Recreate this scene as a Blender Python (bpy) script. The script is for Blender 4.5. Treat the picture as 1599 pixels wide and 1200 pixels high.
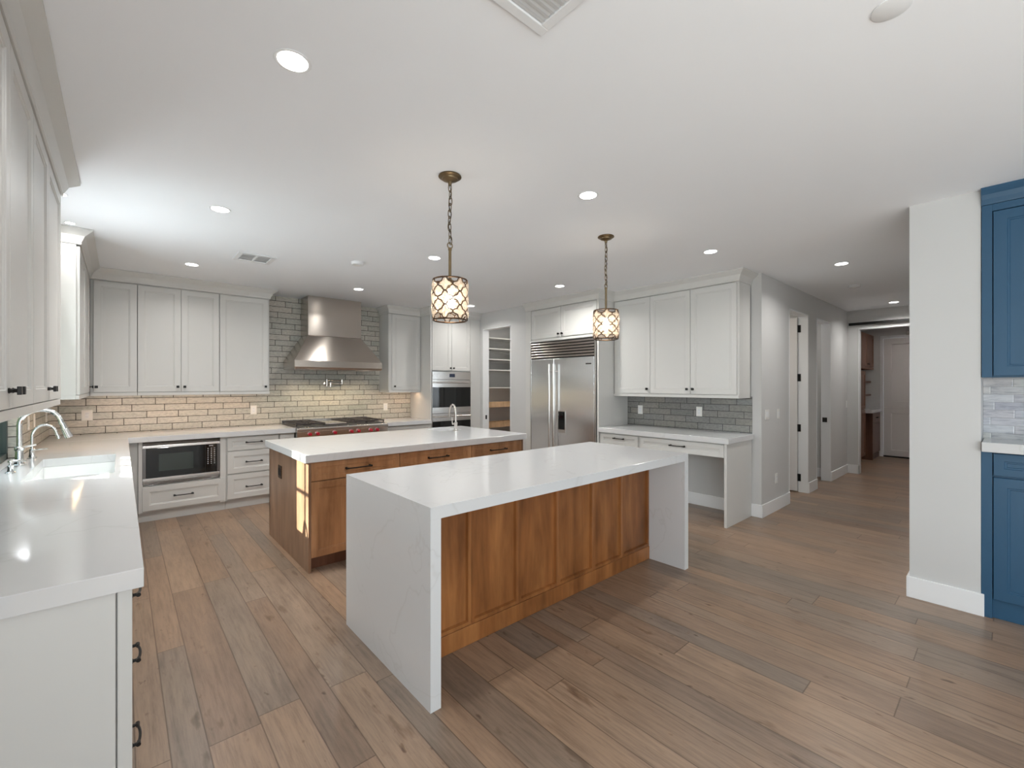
import bpy, bmesh, math, random
from mathutils import Vector, Matrix
random.seed(7)
PI = math.pi
SC = bpy.context.scene
COL = SC.collection
for o in list(bpy.data.objects):
    bpy.data.objects.remove(o)

# ------------------------------------------------------------------ camera, sky, sun, exposure
EYE = 1.465
CEIL = 2.705
cd = bpy.data.cameras.new('camera')
cam = bpy.data.objects.new('camera', cd)
COL.objects.link(cam)
cam.location = (0, 0, EYE)
cam.rotation_euler = (PI / 2, 0, -math.radians(41.47))
cd.sensor_width = 36
cd.lens = 689.7 / 1599 * 36
cd.shift_y = 2.0 / 1599
cd.clip_start = 0.02
SC.camera = cam

SC.view_settings.view_transform = 'Standard'
SC.view_settings.look = 'None'
SC.view_settings.gamma = 1
SC.view_settings.use_curve_mapping = False
SC.view_settings.exposure = 0.12
SC.cycles.use_denoising = True
SC.cycles.max_bounces = 10
SC.cycles.diffuse_bounces = 6
SC.cycles.glossy_bounces = 5
SC.cycles.transparent_max_bounces = 12
SC.cycles.sample_clamp_indirect = 6
SC.cycles.caustics_reflective = False
SC.cycles.caustics_refractive = False

wd = bpy.data.worlds.new('sky')
SC.world = wd
wd.use_nodes = True
bg = wd.node_tree.nodes['Background']
bg.inputs[0].default_value = (0.80, 0.90, 1.0, 1)
bg.inputs[1].default_value = 1.15

def lamp(name, kind, loc, energy, color=(1, 1, 1), direction=(0, 0, -1), **kw):
    l = bpy.data.lights.new(name, kind)
    l.energy = energy
    l.color = color
    for k, v in kw.items():
        setattr(l, k, v)
    o = bpy.data.objects.new(name, l)
    COL.objects.link(o)
    o.location = loc
    o.rotation_euler = Vector(direction).to_track_quat('-Z', 'Y').to_euler()
    return o

SUN_DIR = Vector((1, -0.52, -0.62)).normalized()
lamp('sun', 'SUN', (-6, 6, 6), 34, (1, .94, .84), SUN_DIR, angle=0.009)
# daylight coming through the glazed wall behind the camera and through the sink window
lamp('daylight_glass_doors', 'AREA', (2.0, -3.42, 1.25), 34, (.92, .96, 1), (0, 1, 0.45), shape='RECTANGLE', size=3.7, size_y=2.3)
lamp('added_left_fill', 'AREA', (-.50, -1.75, 1.25), 100, (.92, .96, 1), (1, .55, 0.42), shape='RECTANGLE', size=2.6, size_y=2.3)  # added fill from the left, evens out light on the island sides
lamp('daylight_sink_window', 'AREA', (-0.80, 4.30, 1.80), 40, (.90, .95, 1), (1, -.8, .15), shape='RECTANGLE', size=.9, size_y=.45)

# ------------------------------------------------------------------ object helpers
def new_obj(name, me, parent=None):
    o = bpy.data.objects.new(name, me)
    COL.objects.link(o)
    if parent is not None:
        o.parent = parent
    return o

def tag(o, label, cat, group=None, kind=None):
    o['label'] = label
    o['category'] = cat
    if group: o['group'] = group
    if kind: o['kind'] = kind
    return o

def thing(name, label, cat, loc=(0, 0, 0), rz=0.0, group=None):
    o = bpy.data.objects.new(name, None)
    o.empty_display_size = .1
    COL.objects.link(o)
    o.location = loc
    o.rotation_euler = (0, 0, rz)
    return tag(o, label, cat, group)

class B:
    """collects shapes, then links them as ONE mesh object"""
    def __init__(s): s.bm = bmesh.new()
    def box(s, x0, x1, y0, y1, z0, z1):
        vs = [s.bm.verts.new((x, y, z)) for x in (x0, x1) for y in (y0, y1) for z in (z0, z1)]
        for f in ((0, 1, 3, 2), (4, 6, 7, 5), (0, 4, 5, 1), (2, 3, 7, 6), (0, 2, 6, 4), (1, 5, 7, 3)):
            s.bm.faces.new([vs[i] for i in f])
        return s
    def poly(s, pts):
        s.bm.faces.new([s.bm.verts.new(p) for p in pts]); return s
    def cyl(s, p0, p1, r0, r1=None, n=16):
        r1 = r0 if r1 is None else r1
        p0, p1 = Vector(p0), Vector(p1)
        q = (p1 - p0).to_track_quat('Z', 'Y')
        rings = []
        for p, r in ((p0, r0), (p1, r1)):
            rings.append([s.bm.verts.new(p + q @ Vector((r * math.cos(2 * PI * k / n), r * math.sin(2 * PI * k / n), 0))) for k in range(n)])
        for k in range(n):
            s.bm.faces.new((rings[0][k], rings[0][(k + 1) % n], rings[1][(k + 1) % n], rings[1][k]))
        s.bm.faces.new(rings[0][::-1]); s.bm.faces.new(rings[1])
        return s
    def tube(s, pts, r, n=8, closed=False, caps=True):
        pts = [Vector(p) for p in pts]
        N = len(pts)
        rings = []
        up = None
        for i, p in enumerate(pts):
            if closed: t = pts[(i + 1) % N] - pts[i - 1]
            else: t = pts[min(i + 1, N - 1)] - pts[max(i - 1, 0)]
            t.normalize()
            if up is None:
                up = Vector((0, 0, 1)) if abs(t.z) < .9 else Vector((1, 0, 0))
            a = (up - t * up.dot(t)).normalized()
            up = a
            b = t.cross(a)
            rr = r[i] if isinstance(r, (list, tuple)) else r
            rings.append([s.bm.verts.new(p + a * rr * math.cos(2 * PI * k / n) + b * rr * math.sin(2 * PI * k / n)) for k in range(n)])
        for i in range(N if closed else N - 1):
            A, Bq = rings[i], rings[(i + 1) % N]
            for k in range(n):
                s.bm.faces.new((A[k], A[(k + 1) % n], Bq[(k + 1) % n], Bq[k]))
        if not closed and caps:
            s.bm.faces.new(rings[0][::-1]); s.bm.faces.new(rings[-1])
        return s
    def lathe(s, prof, c=(0, 0, 0), n=28, axis='z'):
        cx, cy, cz = c
        rings = []
        for r, h in prof:
            ring = []
            for k in range(n):
                a = 2 * PI * k / n
                u, v = max(r, 1e-4) * math.cos(a), max(r, 1e-4) * math.sin(a)
                if axis == 'z': p = (cx + u, cy + v, cz + h)
                elif axis == 'y': p = (cx + u, cy + h, cz + v)
                else: p = (cx + h, cy + u, cz + v)
                ring.append(s.bm.verts.new(p))
            rings.append(ring)
        for i in range(len(rings) - 1):
            for k in range(n):
                s.bm.faces.new((rings[i][k], rings[i][(k + 1) % n], rings[i + 1][(k + 1) % n], rings[i + 1][k]))
        s.bm.faces.new(rings[0][::-1]); s.bm.faces.new(rings[-1])
        return s
    def extrude_profile(s, prof, a0, a1, axis):
        """prof in the plane across the axis; axis 'x': prof=(y,z); 'y': prof=(x,z); 'z': prof=(x,y)"""
        mk = {'x': lambda a, p: (a, p[0], p[1]), 'y': lambda a, p: (p[0], a, p[1]), 'z': lambda a, p: (p[0], p[1], a)}[axis]
        r0 = [s.bm.verts.new(mk(a0, p)) for p in prof]
        r1 = [s.bm.verts.new(mk(a1, p)) for p in prof]
        n = len(prof)
        for k in range(n):
            s.bm.faces.new((r0[k], r0[(k + 1) % n], r1[(k + 1) % n], r1[k]))
        s.bm.faces.new(r0[::-1]); s.bm.faces.new(r1)
        return s
    def sweep(s, prof, path):
        """prof: list of (outward offset, z); path: list of (x,y, nx,ny) with miter normals"""
        rings = [[s.bm.verts.new((x + nx * p[0], y + ny * p[0], p[1])) for p in prof] for x, y, nx, ny in path]
        n = len(prof)
        for i in range(len(rings) - 1):
            for k in range(n):
                s.bm.faces.new((rings[i][k], rings[i][(k + 1) % n], rings[i + 1][(k + 1) % n], rings[i + 1][k]))
        s.bm.faces.new(rings[0][::-1]); s.bm.faces.new(rings[-1])
        return s
    def shaker(s, x0, x1, z0, z1, yf=0.0, t=.02, st=.058, rec=.008, bead=True):
        """framed door or drawer front facing -y with a stepped recessed panel"""
        rings = []
        for off, y in ((0, yf + t), (0, yf + .002), (.002, yf), (st, yf)) + (((st + .003, yf + .004), (st + .010, yf + .004), (st + .013, yf + rec)) if bead else ((st + .005, yf + rec),)):
            rings.append([s.bm.verts.new(p) for p in ((x0 + off, y, z0 + off), (x1 - off, y, z0 + off), (x1 - off, y, z1 - off), (x0 + off, y, z1 - off))])
        for i in range(len(rings) - 1):
            for k in range(4):
                s.bm.faces.new((rings[i][k], rings[i][(k + 1) % 4], rings[i + 1][(k + 1) % 4], rings[i + 1][k]))
        s.bm.faces.new(rings[-1]); s.bm.faces.new(rings[0][::-1])
        return s
    def slab_with_hole(s, xs, ys, z0, z1):
        """xs, ys: 4 values each; the middle cell is the hole"""
        g = {}
        for zi, z in enumerate((z0, z1)):
            for i, x in enumerate(xs):
                for j, y in enumerate(ys):
                    g[i, j, zi] = s.bm.verts.new((x, y, z))
        for i in range(3):
            for j in range(3):
                if i == 1 and j == 1: continue
                s.bm.faces.new((g[i, j, 1], g[i + 1, j, 1], g[i + 1, j + 1, 1], g[i, j + 1, 1]))
                s.bm.faces.new((g[i, j, 0], g[i, j + 1, 0], g[i + 1, j + 1, 0], g[i + 1, j, 0]))
        for i in range(3):
            s.bm.faces.new((g[i, 0, 0], g[i + 1, 0, 0], g[i + 1, 0, 1], g[i, 0, 1]))
            s.bm.faces.new((g[i, 3, 0], g[i, 3, 1], g[i + 1, 3, 1], g[i + 1, 3, 0]))
            s.bm.faces.new((g[0, i, 0], g[0, i, 1], g[0, i + 1, 1], g[0, i + 1, 0]))
            s.bm.faces.new((g[3, i, 0], g[3, i + 1, 0], g[3, i + 1, 1], g[3, i, 1]))
        s.bm.faces.new((g[1, 1, 0], g[1, 1, 1], g[2, 1, 1], g[2, 1, 0]))
        s.bm.faces.new((g[1, 2, 0], g[2, 2, 0], g[2, 2, 1], g[1, 2, 1]))
        s.bm.faces.new((g[1, 1, 0], g[1, 2, 0], g[1, 2, 1], g[1, 1, 1]))
        s.bm.faces.new((g[2, 1, 0], g[2, 1, 1], g[2, 2, 1], g[2, 2, 0]))
        return s
    def build(s, name, mat, parent=None, smooth=False, bev=0, seg=2):
        bmesh.ops.recalc_face_normals(s.bm, faces=s.bm.faces)
        me = bpy.data.meshes.new(name)
        s.bm.to_mesh(me); s.bm.free()
        me.materials.append(mat)
        if smooth:
            for p in me.polygons: p.use_smooth = True
            me.set_sharp_from_angle(angle=math.radians(40))
        o = new_obj(name, me, parent)
        if bev:
            m = o.modifiers.new('bevel', 'BEVEL')
            m.width = bev; m.segments = seg; m.limit_method = 'ANGLE'; m.angle_limit = math.radians(50)
        return o

def struct(name, b, m, bev=0):
    o = b.build(name, m, bev=bev)
    o['kind'] = 'structure'
    return o

def dup(root, loc, rz=None, label=None):
    r = root.copy(); COL.objects.link(r); r.location = loc
    if rz is not None: r.rotation_euler = (0, 0, rz)
    if label: r['label'] = label
    for ch in list(root.children):
        c = ch.copy(); COL.objects.link(c); c.parent = r
        for g in list(ch.children):
            d = g.copy(); COL.objects.link(d); d.parent = c
    return r

# ------------------------------------------------------------------ materials
class N:
    def __init__(s, name):
        s.m = bpy.data.materials.new(name); s.m.use_nodes = True
        s.t = s.m.node_tree; s.p = s.t.nodes['Principled BSDF']
    def node(s, typ, **kw):
        n = s.t.nodes.new(typ)
        for k, v in kw.items(): setattr(n, k, v)
        return n
    def link(s, a, b): s.t.links.new(a, b)
    def math(s, op, a, b=None, c=None):
        n = s.node('ShaderNodeMath', operation=op)
        for i, v in enumerate((a, b, c)):
            if v is None: continue
            if isinstance(v, (int, float)): n.inputs[i].default_value = v
            else: s.link(v, n.inputs[i])
        return n.outputs[0]
    def mix(s, fac, a, b, blend='MIX'):
        n = s.node('ShaderNodeMix', data_type='RGBA', blend_type=blend)
        for i, v in ((0, fac), (6, a), (7, b)):
            if isinstance(v, (int, float)): n.inputs[i].default_value = v
            elif isinstance(v, tuple): n.inputs[i].default_value = (*v, 1) if len(v) == 3 else v
            else: s.link(v, n.inputs[i])
        return n.outputs[2]
    def noise(s, vec, scale, detail=4, rough=.5, w=None):
        n = s.node('ShaderNodeTexNoise')
        n.inputs['Scale'].default_value = scale; n.inputs['Detail'].default_value = detail; n.inputs['Roughness'].default_value = rough
        if vec is not None: s.link(vec, n.inputs['Vector'])
        return n.outputs['Fac']
    def ramp(s, fac, stops):
        n = s.node('ShaderNodeValToRGB')
        el = n.color_ramp.elements
        while len(el) < len(stops): el.new(.5)
        for e, (p, c) in zip(el, stops):
            e.position = p; e.color = (*c, 1) if len(c) == 3 else c
        s.link(fac, n.inputs[0]); return n.outputs[0]
    def bump(s, h, strength, dist=.01):
        n = s.node('ShaderNodeBump'); n.inputs['Strength'].default_value = strength; n.inputs['Distance'].default_value = dist
        s.link(h, n.inputs['Height']); s.link(n.outputs[0], s.p.inputs['Normal'])
    def coord(s, kind='Object', scale=(1, 1, 1), rot=(0, 0, 0)):
        tc = s.node('ShaderNodeTexCoord'); mp = s.node('ShaderNodeMapping')
        mp.inputs['Scale'].default_value = scale; mp.inputs['Rotation'].default_value = rot
        s.link(tc.outputs[kind], mp.inputs['Vector']); return mp.outputs[0]
    def set(s, **kw):
        for k, v in kw.items():
            i = s.p.inputs[k]
            if isinstance(v, tuple): i.default_value = (*v, 1) if len(v) == 3 else v
            elif isinstance(v, (int, float)): i.default_value = v
            else: s.link(v, i)
        return s

def paint(name, col, rough=.45, var=.02, spec=.5):
    n = N(name)
    v = n.noise(n.coord(), 3.0, 3)
    c = n.mix(v, tuple(max(0, x - var) for x in col), tuple(min(1, x + var) for x in col))
    n.set(**{'Base Color': c, 'Roughness': rough, 'Specular IOR Level': spec})
    n.bump(n.noise(n.coord(), 260, 2), .03, .002)
    return n.m

def metal(name, col, rough, brush=None, var=.05, aniso=0):
    n = N(name)
    n.set(**{'Base Color': col, 'Metallic': 1.0, 'Roughness': rough})
    if brush:
        f = n.noise(n.coord(scale=brush), 1.0, 3, .6)
        r = n.math('MULTIPLY_ADD', f, var * 2, rough - var)
        n.set(Roughness=r)
        n.bump(f, .06, .002)
    if aniso:
        tg = n.node('ShaderNodeTangent', direction_type='RADIAL', axis='Z')
        n.link(tg.outputs[0], n.p.inputs['Tangent'])
        n.set(**{'Anisotropic': abs(aniso), 'Anisotropic Rotation': .25 if aniso > 0 else 0.0})
    return n.m

def plain(name, col, rough=.4, **kw):
    n = N(name)
    n.set(**{'Base Color': col, 'Roughness': rough}); n.set(**kw)
    return n.m

def emit(name, col, strength):
    n = N(name)
    n.set(**{'Base Color': col, 'Emission Color': col, 'Emission Strength': strength})
    return n.m

M = {}
M['cabinet'] = paint('cabinet white paint', (.615, .610, .590), .38, .012)
M['wall'] = paint('wall paint', (.585, .585, .58), .6, .012)
M['ceiling'] = paint('ceiling paint', (.88, .90, .93), .85, .008)
M['trim'] = paint('trim white paint', (.80, .81, .82), .35, .01)
M['doorpaint'] = paint('door paint', (.72, .70, .69), .4, .01)
M['blue'] = paint('blue cabinet paint', (.021, .080, .155), .40, .005)
M['plate'] = plain('white plastic', (.80, .79, .76), .3)
M['black'] = plain('matte black metal', (.012, .011, .010), .42, Metallic=.4)
M['bronze'] = metal('aged bronze', (.185, .135, .078), .40, (60, 60, 60), .08)
M['bronzedark'] = metal('dark bronze', (.105, .066, .042), .40, (60, 60, 60), .08)
M['chrome'] = metal('polished chrome', (.82, .82, .82), .12)
M['nickel'] = metal('brushed nickel', (.74, .70, .66), .22)
M['steelcool'] = metal('fridge stainless', (.88, .91, .94), .22, (1, 1, 320), .05, -.6)
M['steel'] = metal('brushed stainless', (.66, .64, .62), .24, (1, 1, 320), .05, -.6)
M['steelv'] = metal('vertical brushed stainless', (.56, .51, .46), .24, (260, 260, 1.5), .05, .75)
M['grillesteel'] = metal('grille stainless', (.40, .36, .33), .26)
M['darksteel'] = metal('dark steel', (.16, .15, .145), .3)
M['iron'] = plain('cast iron', (.035, .028, .026), .55)
M['blackglass'] = plain('black glass', (.008, .009, .009), .06)
M['greyglass'] = plain('oven window mesh', (.035, .045, .040), .10)
M['red'] = plain('red knob plastic', (.42, .012, .030), .28)
M['porcelain'] = plain('white fireclay', (.86, .87, .87), .10)
M['void'] = plain('dark recess', (.02, .018, .016), .8)
M['ledwarm'] = emit('warm led strip', (1, .72, .42), 5)
M['ledcan'] = emit('downlight lens', (1, .97, .92), 14)
M['bulb'] = emit('lamp bulb', (1, .88, .70), 16)
M['hoodlamp'] = emit('hood lamp', (1, .82, .55), 10)
M['display'] = emit('oven display', (.012, .018, .04), .25)
M['marks'] = plain('key markings', (.55, .55, .55), .4)
M['ventwhite'] = plain('vent white', (.78, .79, .80), .4)

def mat_quartz():
    n = N('white quartz')
    v = n.coord()
    w = n.node('ShaderNodeTexNoise'); w.inputs['Scale'].default_value = .8; w.inputs['Detail'].default_value = 4; w.inputs['Distortion'].default_value = 1.6
    n.link(v, w.inputs['Vector'])
    d = n.math('ABSOLUTE', n.math('SUBTRACT', w.outputs['Fac'], .5))
    vein = n.ramp(d, [(0.0, (.60, .60, .60)), (.003, (.625, .630, .637)), (.008, (.640, .645, .652))])
    n.set(**{'Base Color': vein, 'Roughness': .09, 'Specular IOR Level': .55})
    return n.m
M['quartz'] = mat_quartz()

FLOOR_OFF = .86
def mat_floor():
    n = N('oak plank floor')
    tc = n.node('ShaderNodeTexCoord'); sep = n.node('ShaderNodeSeparateXYZ'); n.link(tc.outputs['Object'], sep.inputs[0])
    X, Y = sep.outputs[0], sep.outputs[1]
    P_, L = .9, 1.75          # boards of mixed widths, repeating every 0.9 m
    thr = (.105, .225, .413, .585, .715)
    q = n.math('DIVIDE', n.math('ADD', X, FLOOR_OFF), P_)
    uu = n.math('MULTIPLY', n.math('FRACT', q), P_)
    row = n.math('MULTIPLY', n.math('FLOOR', q), 6.0)
    ed = n.math('MINIMUM', uu, n.math('SUBTRACT', P_, uu))
    for h_ in thr:
        row = n.math('ADD', row, n.math('GREATER_THAN', uu, h_))
        ed = n.math('MINIMUM', ed, n.math('ABSOLUTE', n.math('SUBTRACT', uu, h_)))
    wn = n.node('ShaderNodeTexWhiteNoise', noise_dimensions='1D'); n.link(row, wn.inputs['W'])
    v = n.math('ADD', n.math('DIVIDE', Y, L), n.math('MULTIPLY', wn.outputs[0], 7.31)); idx = n.math('FLOOR', v); fv = n.math('FRACT', v)
    cmb = n.node('ShaderNodeCombineXYZ'); n.link(row, cmb.inputs[0]); n.link(idx, cmb.inputs[1])
    w2 = n.node('ShaderNodeTexWhiteNoise', noise_dimensions='2D'); n.link(cmb.outputs[0], w2.inputs['Vector'])
    r = w2.outputs['Value']
    base = n.ramp(r, [(0.0, (.205, .132, .088)), (.16, (.190, .150, .118)), (.36, (.292, .188, .120)), (.56, (.248, .165, .113)), (.76, (.318, .212, .140)), (.9, (.225, .170, .130)), (1.0, (.175, .142, .115))])
    # grain stretched along the plank, offset per plank
    off = n.node('ShaderNodeCombineXYZ'); n.link(n.math('MULTIPLY', r, 37.0), off.inputs[2]); n.link(n.math('MULTIPLY', X, 1.0), off.inputs[0]); n.link(n.math('MULTIPLY', Y, .07), off.inputs[1])
    g1 = n.noise(off.outputs[0], 55, 7, .72)
    off2 = n.node('ShaderNodeCombineXYZ'); n.link(n.math('MULTIPLY', r, 11.0), off2.inputs[2]); n.link(X, off2.inputs[0]); n.link(n.math('MULTIPLY', Y, .28), off2.inputs[1])
    g2 = n.noise(off2.outputs[0], 7, 4, .6)
    g3 = n.noise(off2.outputs[0], 14, 3, .55)
    off3 = n.node('ShaderNodeCombineXYZ'); n.link(n.math('MULTIPLY', r, 29.0), off3.inputs[2]); n.link(X, off3.inputs[0]); n.link(n.math('MULTIPLY', Y, .45), off3.inputs[1])
    g4 = n.noise(off3.outputs[0], 24, 2, .5)
    base = n.mix(.22, base, (.300, .212, .153))
    c = n.mix(1.0, base, n.ramp(g1, [(.30, (.66, .64, .62)), (.52, (1.0, 1.0, 1.0)), (.72, (1.2, 1.18, 1.16))]), 'MULTIPLY')
    c = n.mix(1.0, c, n.ramp(g2, [(.26, (.78, .77, .77)), (.48, (1, 1, 1)), (.74, (1.13, 1.11, 1.08))]), 'MULTIPLY')
    knots = n.ramp(g3, [(.0, (1, 1, 1)), (.63, (1, 1, 1)), (.71, (.60, .54, .49)), (.80, (.34, .29, .26))])
    c = n.mix(.85, c, knots, 'MULTIPLY')
    c = n.mix(.9, c, n.ramp(g4, [(0, (1, 1, 1)), (.70, (1, 1, 1)), (.755, (.62, .55, .49)), (.80, (.36, .30, .26))]), 'MULTIPLY')
    e = n.math('MINIMUM', ed, n.math('MULTIPLY', n.math('MINIMUM', fv, n.math('SUBTRACT', 1, fv)), L))
    gap = n.ramp(e, [(0.0, (.38, .33, .29)), (.0012, (.45, .40, .36)), (.0030, (1, 1, 1))])
    c = n.mix(1.0, c, gap, 'MULTIPLY')
    n.set(**{'Base Color': c, 'Roughness': n.math('MULTIPLY_ADD', g1, .16, .26), 'Specular IOR Level': .5})
    n.bump(n.math('MULTIPLY_ADD', g1, .4, n.math('MULTIPLY', n.math('MINIMUM', e, .004), 180)), .12, .003)
    return n.m
M['floor'] = mat_floor()

def mat_wood(name, dark, mid, light, rough=.34, axis='z'):
    n = N(name)
    sc = {'z': (1, 1, .09), 'x': (.09, 1, 1), 'y': (1, .09, 1)}[axis]
    oi = n.node('ShaderNodeObjectInfo')
    vec = n.coord(scale=sc)
    add = n.node('ShaderNodeVectorMath', operation='ADD'); n.link(vec, add.inputs[0])
    cmb = n.node('ShaderNodeCombineXYZ'); n.link(n.math('MULTIPLY', oi.outputs['Random'], 23.0), cmb.inputs[0]); n.link(n.math('MULTIPLY', oi.outputs['Random'], 11.0), cmb.inputs[1])
    n.link(cmb.outputs[0], add.inputs[1])
    g = n.node('ShaderNodeTexNoise'); g.inputs['Scale'].default_value = 6; g.inputs['Detail'].default_value = 7; g.inputs['Roughness'].default_value = .58; g.inputs['Distortion'].default_value = .8
    n.link(add.outputs[0], g.inputs['Vector'])
    fine = n.noise(add.outputs[0], 48, 4, .6)
    blot = n.noise(n.coord(scale=(1, 1, .30)), 8, 4, .55)
    c = n.ramp(g.outputs['Fac'], [(.28, dark), (.5, mid), (.72, light)])
    c = n.mix(1.0, c, n.ramp(fine, [(.2, (.86, .84, .82)), (.7, (1.08, 1.08, 1.08))]), 'MULTIPLY')
    c = n.mix(1.0, c, n.ramp(blot, [(.34, (.76, .72, .69)), (.5, (1, 1, 1)), (.66, (1.15, 1.13, 1.11))]), 'MULTIPLY')
    tone = n.ramp(oi.outputs['Random'], [(0, (.88, .87, .86)), (1, (1.08, 1.08, 1.08))])
    c = n.mix(1.0, c, tone, 'MULTIPLY')
    n.set(**{'Base Color': c, 'Roughness': rough})
    n.bump(fine, .04, .002)
    return n.m
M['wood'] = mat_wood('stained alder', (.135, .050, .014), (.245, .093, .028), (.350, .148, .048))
M['woodend'] = mat_wood('stained alder painted sheen', (.19, .108, .064), (.26, .156, .097), (.325, .208, .137))  # same alder, paler and greyer: end panel sheen put into the colour
M['woodlit'] = mat_wood('stained alder painted lit', (.255, .125, .058), (.375, .198, .096), (.47, .265, .138))  # same alder, lighter: light on the rear fronts put into the colour
M['drawerwood'] = mat_wood('birch drawer wood', (.50, .31, .17), (.62, .41, .24), (.70, .49, .31), .4, 'x')
M['darkwood'] = mat_wood('brown stained wood', (.10, .045, .028), (.15, .070, .042), (.19, .095, .06), .4)

def mat_tile(name, w, h, cols, grout, axes, rough=.22, mortar=.0035, off=.37, streak=False, bumpy=.25):
    n = N(name)
    tc = n.node('ShaderNodeTexCoord'); sep = n.node('ShaderNodeSeparateXYZ'); n.link(tc.outputs['Object'], sep.inputs[0])
    cmb = n.node('ShaderNodeCombineXYZ')
    a = sep.outputs['XYZ'.index(axes[0])]; b = sep.outputs['XYZ'.index(axes[1])]
    row = n.math('FLOOR', n.math('DIVIDE', b, h))
    wn = n.node('ShaderNodeTexWhiteNoise', noise_dimensions='1D'); n.link(row, wn.inputs['W'])
    u = n.math('ADD', n.math('DIVIDE', a, w), n.math('ADD', n.math('MULTIPLY', row, off), n.math('MULTIPLY', wn.outputs[0], .16)))
    idx = n.math('FLOOR', u); fu = n.math('FRACT', u); fv = n.math('FRACT', n.math('DIVIDE', b, h))
    n.link(idx, cmb.inputs[0]); n.link(row, cmb.inputs[1])
    w2 = n.node('ShaderNodeTexWhiteNoise', noise_dimensions='2D'); n.link(cmb.outputs[0], w2.inputs['Vector'])
    base = n.ramp(w2.outputs['Value'], [(i / (len(cols) - 1), c) for i, c in enumerate(cols)])
    v3 = n.node('ShaderNodeCombineXYZ'); n.link(a, v3.inputs[0]); n.link(n.math('MULTIPLY', b, 5.0 if streak else 1.6), v3.inputs[1]); n.link(n.math('MULTIPLY', w2.outputs['Value'], 19.), v3.inputs[2])
    mot = n.noise(v3.outputs[0], 9 if streak else 34, 5, .65)
    c = n.mix(1.0, base, n.ramp(mot, [(.25, (.50, .51, .56) if streak else (.72, .72, .72)), (.5, (1, 1, 1)), (.75, (1.2, 1.19, 1.16))]), 'MULTIPLY')
    e = n.math('MINIMUM', n.math('MULTIPLY', n.math('MINIMUM', fu, n.math('SUBTRACT', 1, fu)), w), n.math('MULTIPLY', n.math('MINIMUM', fv, n.math('SUBTRACT', 1, fv)), h))
    isT = n.math('GREATER_THAN', e, mortar / 2)
    c = n.mix(isT, grout, c)
    n.set(**{'Base Color': c, 'Roughness': n.math('MULTIPLY_ADD', isT, rough - .8, .8)})
    hgt = n.math('ADD', n.math('MULTIPLY', n.math('MINIMUM', e, .005), 200), n.math('MULTIPLY', mot, bumpy * 2))
    n.bump(hgt, .35, .002)
    return n.m
TC = [(.43, .43, .38), (.53, .50, .44), (.46, .455, .41), (.56, .52, .455), (.48, .46, .405)]
M['tile_xz'] = mat_tile('glazed brick tile', .298, .0775, TC, (.030, .025, .020), 'XZ', mortar=.0062)
M['tile_yz'] = mat_tile('glazed brick tile side', .298, .0775, TC, (.030, .025, .020), 'YZ', mortar=.0062)
M['tile_desk'] = mat_tile('grey brick tile', .298, .0775, [(.20, .203, .196), (.25, .243, .224), (.22, .222, .22), (.26, .248, .224)], (.028, .028, .027), 'YZ', mortar=.0055)
M['tile_bar'] = mat_tile('streaked glass tile', .205, .052, [(.60, .61, .64), (.40, .41, .48), (.64, .64, .62), (.47, .47, .54), (.68, .66, .62)], (.30, .30, .31), 'YZ', rough=.15, mortar=.002, off=.5, streak=True, bumpy=.05)

def mat_glass_pane():
    n = N('window glass'); t = n.t
    out = [x for x in t.nodes if x.type == 'OUTPUT_MATERIAL'][0]
    tr = n.node('ShaderNodeBsdfTransparent'); tr.inputs[0].default_value = (.93, .98, .97, 1)
    gl = n.node('ShaderNodeBsdfGlossy'); gl.inputs['Roughness'].default_value = .02
    mx = n.node('ShaderNodeMixShader'); mx.inputs[0].default_value = .08
    n.link(tr.outputs[0], mx.inputs[1]); n.link(gl.outputs[0], mx.inputs[2]); n.link(mx.outputs[0], out.inputs[0])
    return n.m
M['pane'] = mat_glass_pane()

def mat_crystal():
    n = N('champagne crystal')
    out = [x for x in n.t.nodes if x.type == 'OUTPUT_MATERIAL'][0]
    tr = n.node('ShaderNodeBsdfTransparent'); tr.inputs[0].default_value = (.98, .93, .87, 1)
    tl = n.node('ShaderNodeBsdfTranslucent'); tl.inputs[0].default_value = (1, .92, .84, 1)
    gl = n.node('ShaderNodeBsdfGlossy'); gl.inputs['Roughness'].default_value = .05; gl.inputs[0].default_value = (1, .93, .82, 1)
    m1 = n.node('ShaderNodeMixShader'); m1.inputs[0].default_value = .36
    m2 = n.node('ShaderNodeMixShader'); m2.inputs[0].default_value = .08
    n.link(tr.outputs[0], m1.inputs[1]); n.link(tl.outputs[0], m1.inputs[2])
    n.link(m1.outputs[0], m2.inputs[1]); n.link(gl.outputs[0], m2.inputs[2]); n.link(m2.outputs[0], out.inputs[0])
    return n.m
M['crystal'] = mat_crystal()
M['leaf'] = paint('leaves', (.05, .09, .03), .6, .02)
M['bark'] = paint('bark', (.12, .08, .05), .8, .02)
M['stucco'] = paint('garden wall', (.42, .36, .29), .9, .03)

# ------------------------------------------------------------------ the setting
struct('floor', B().box(-.76, 12.2, -3.9, 7.1, -.12, 0), M['floor'])
struct('ceiling', B().box(-.76, 12.2, -3.9, 7.1, CEIL, CEIL + .15), M['ceiling'])
WY0, WY1, WZ0, WZ1 = 3.77, 4.88, .925, 2.06
b = B()
b.box(-.76, -.58, -3.6, -3.1, 0, CEIL).box(-.76, -.58, -.4, WY0, 0, CEIL).box(-.76, -.58, -3.1, -.4, 2.42, CEIL).box(-.76, -.58, WY1, 6.93, 0, CEIL).box(-.76, -.58, WY0, WY1, 0, WZ0 - .005).box(-.76, -.58, WY0, WY1, WZ1, CEIL)
struct('wall_left', b, M['wall'])
struct('wall_back', B().box(-.58, 4.76, 6.75, 6.93, 0, CEIL), M['wall'])
b = B()   # pantry front wall with its open doorway
PX0, PX1, PD0, PD1, PDZ = 4.66, 4.78, 5.30, 6.03, 2.43
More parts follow.
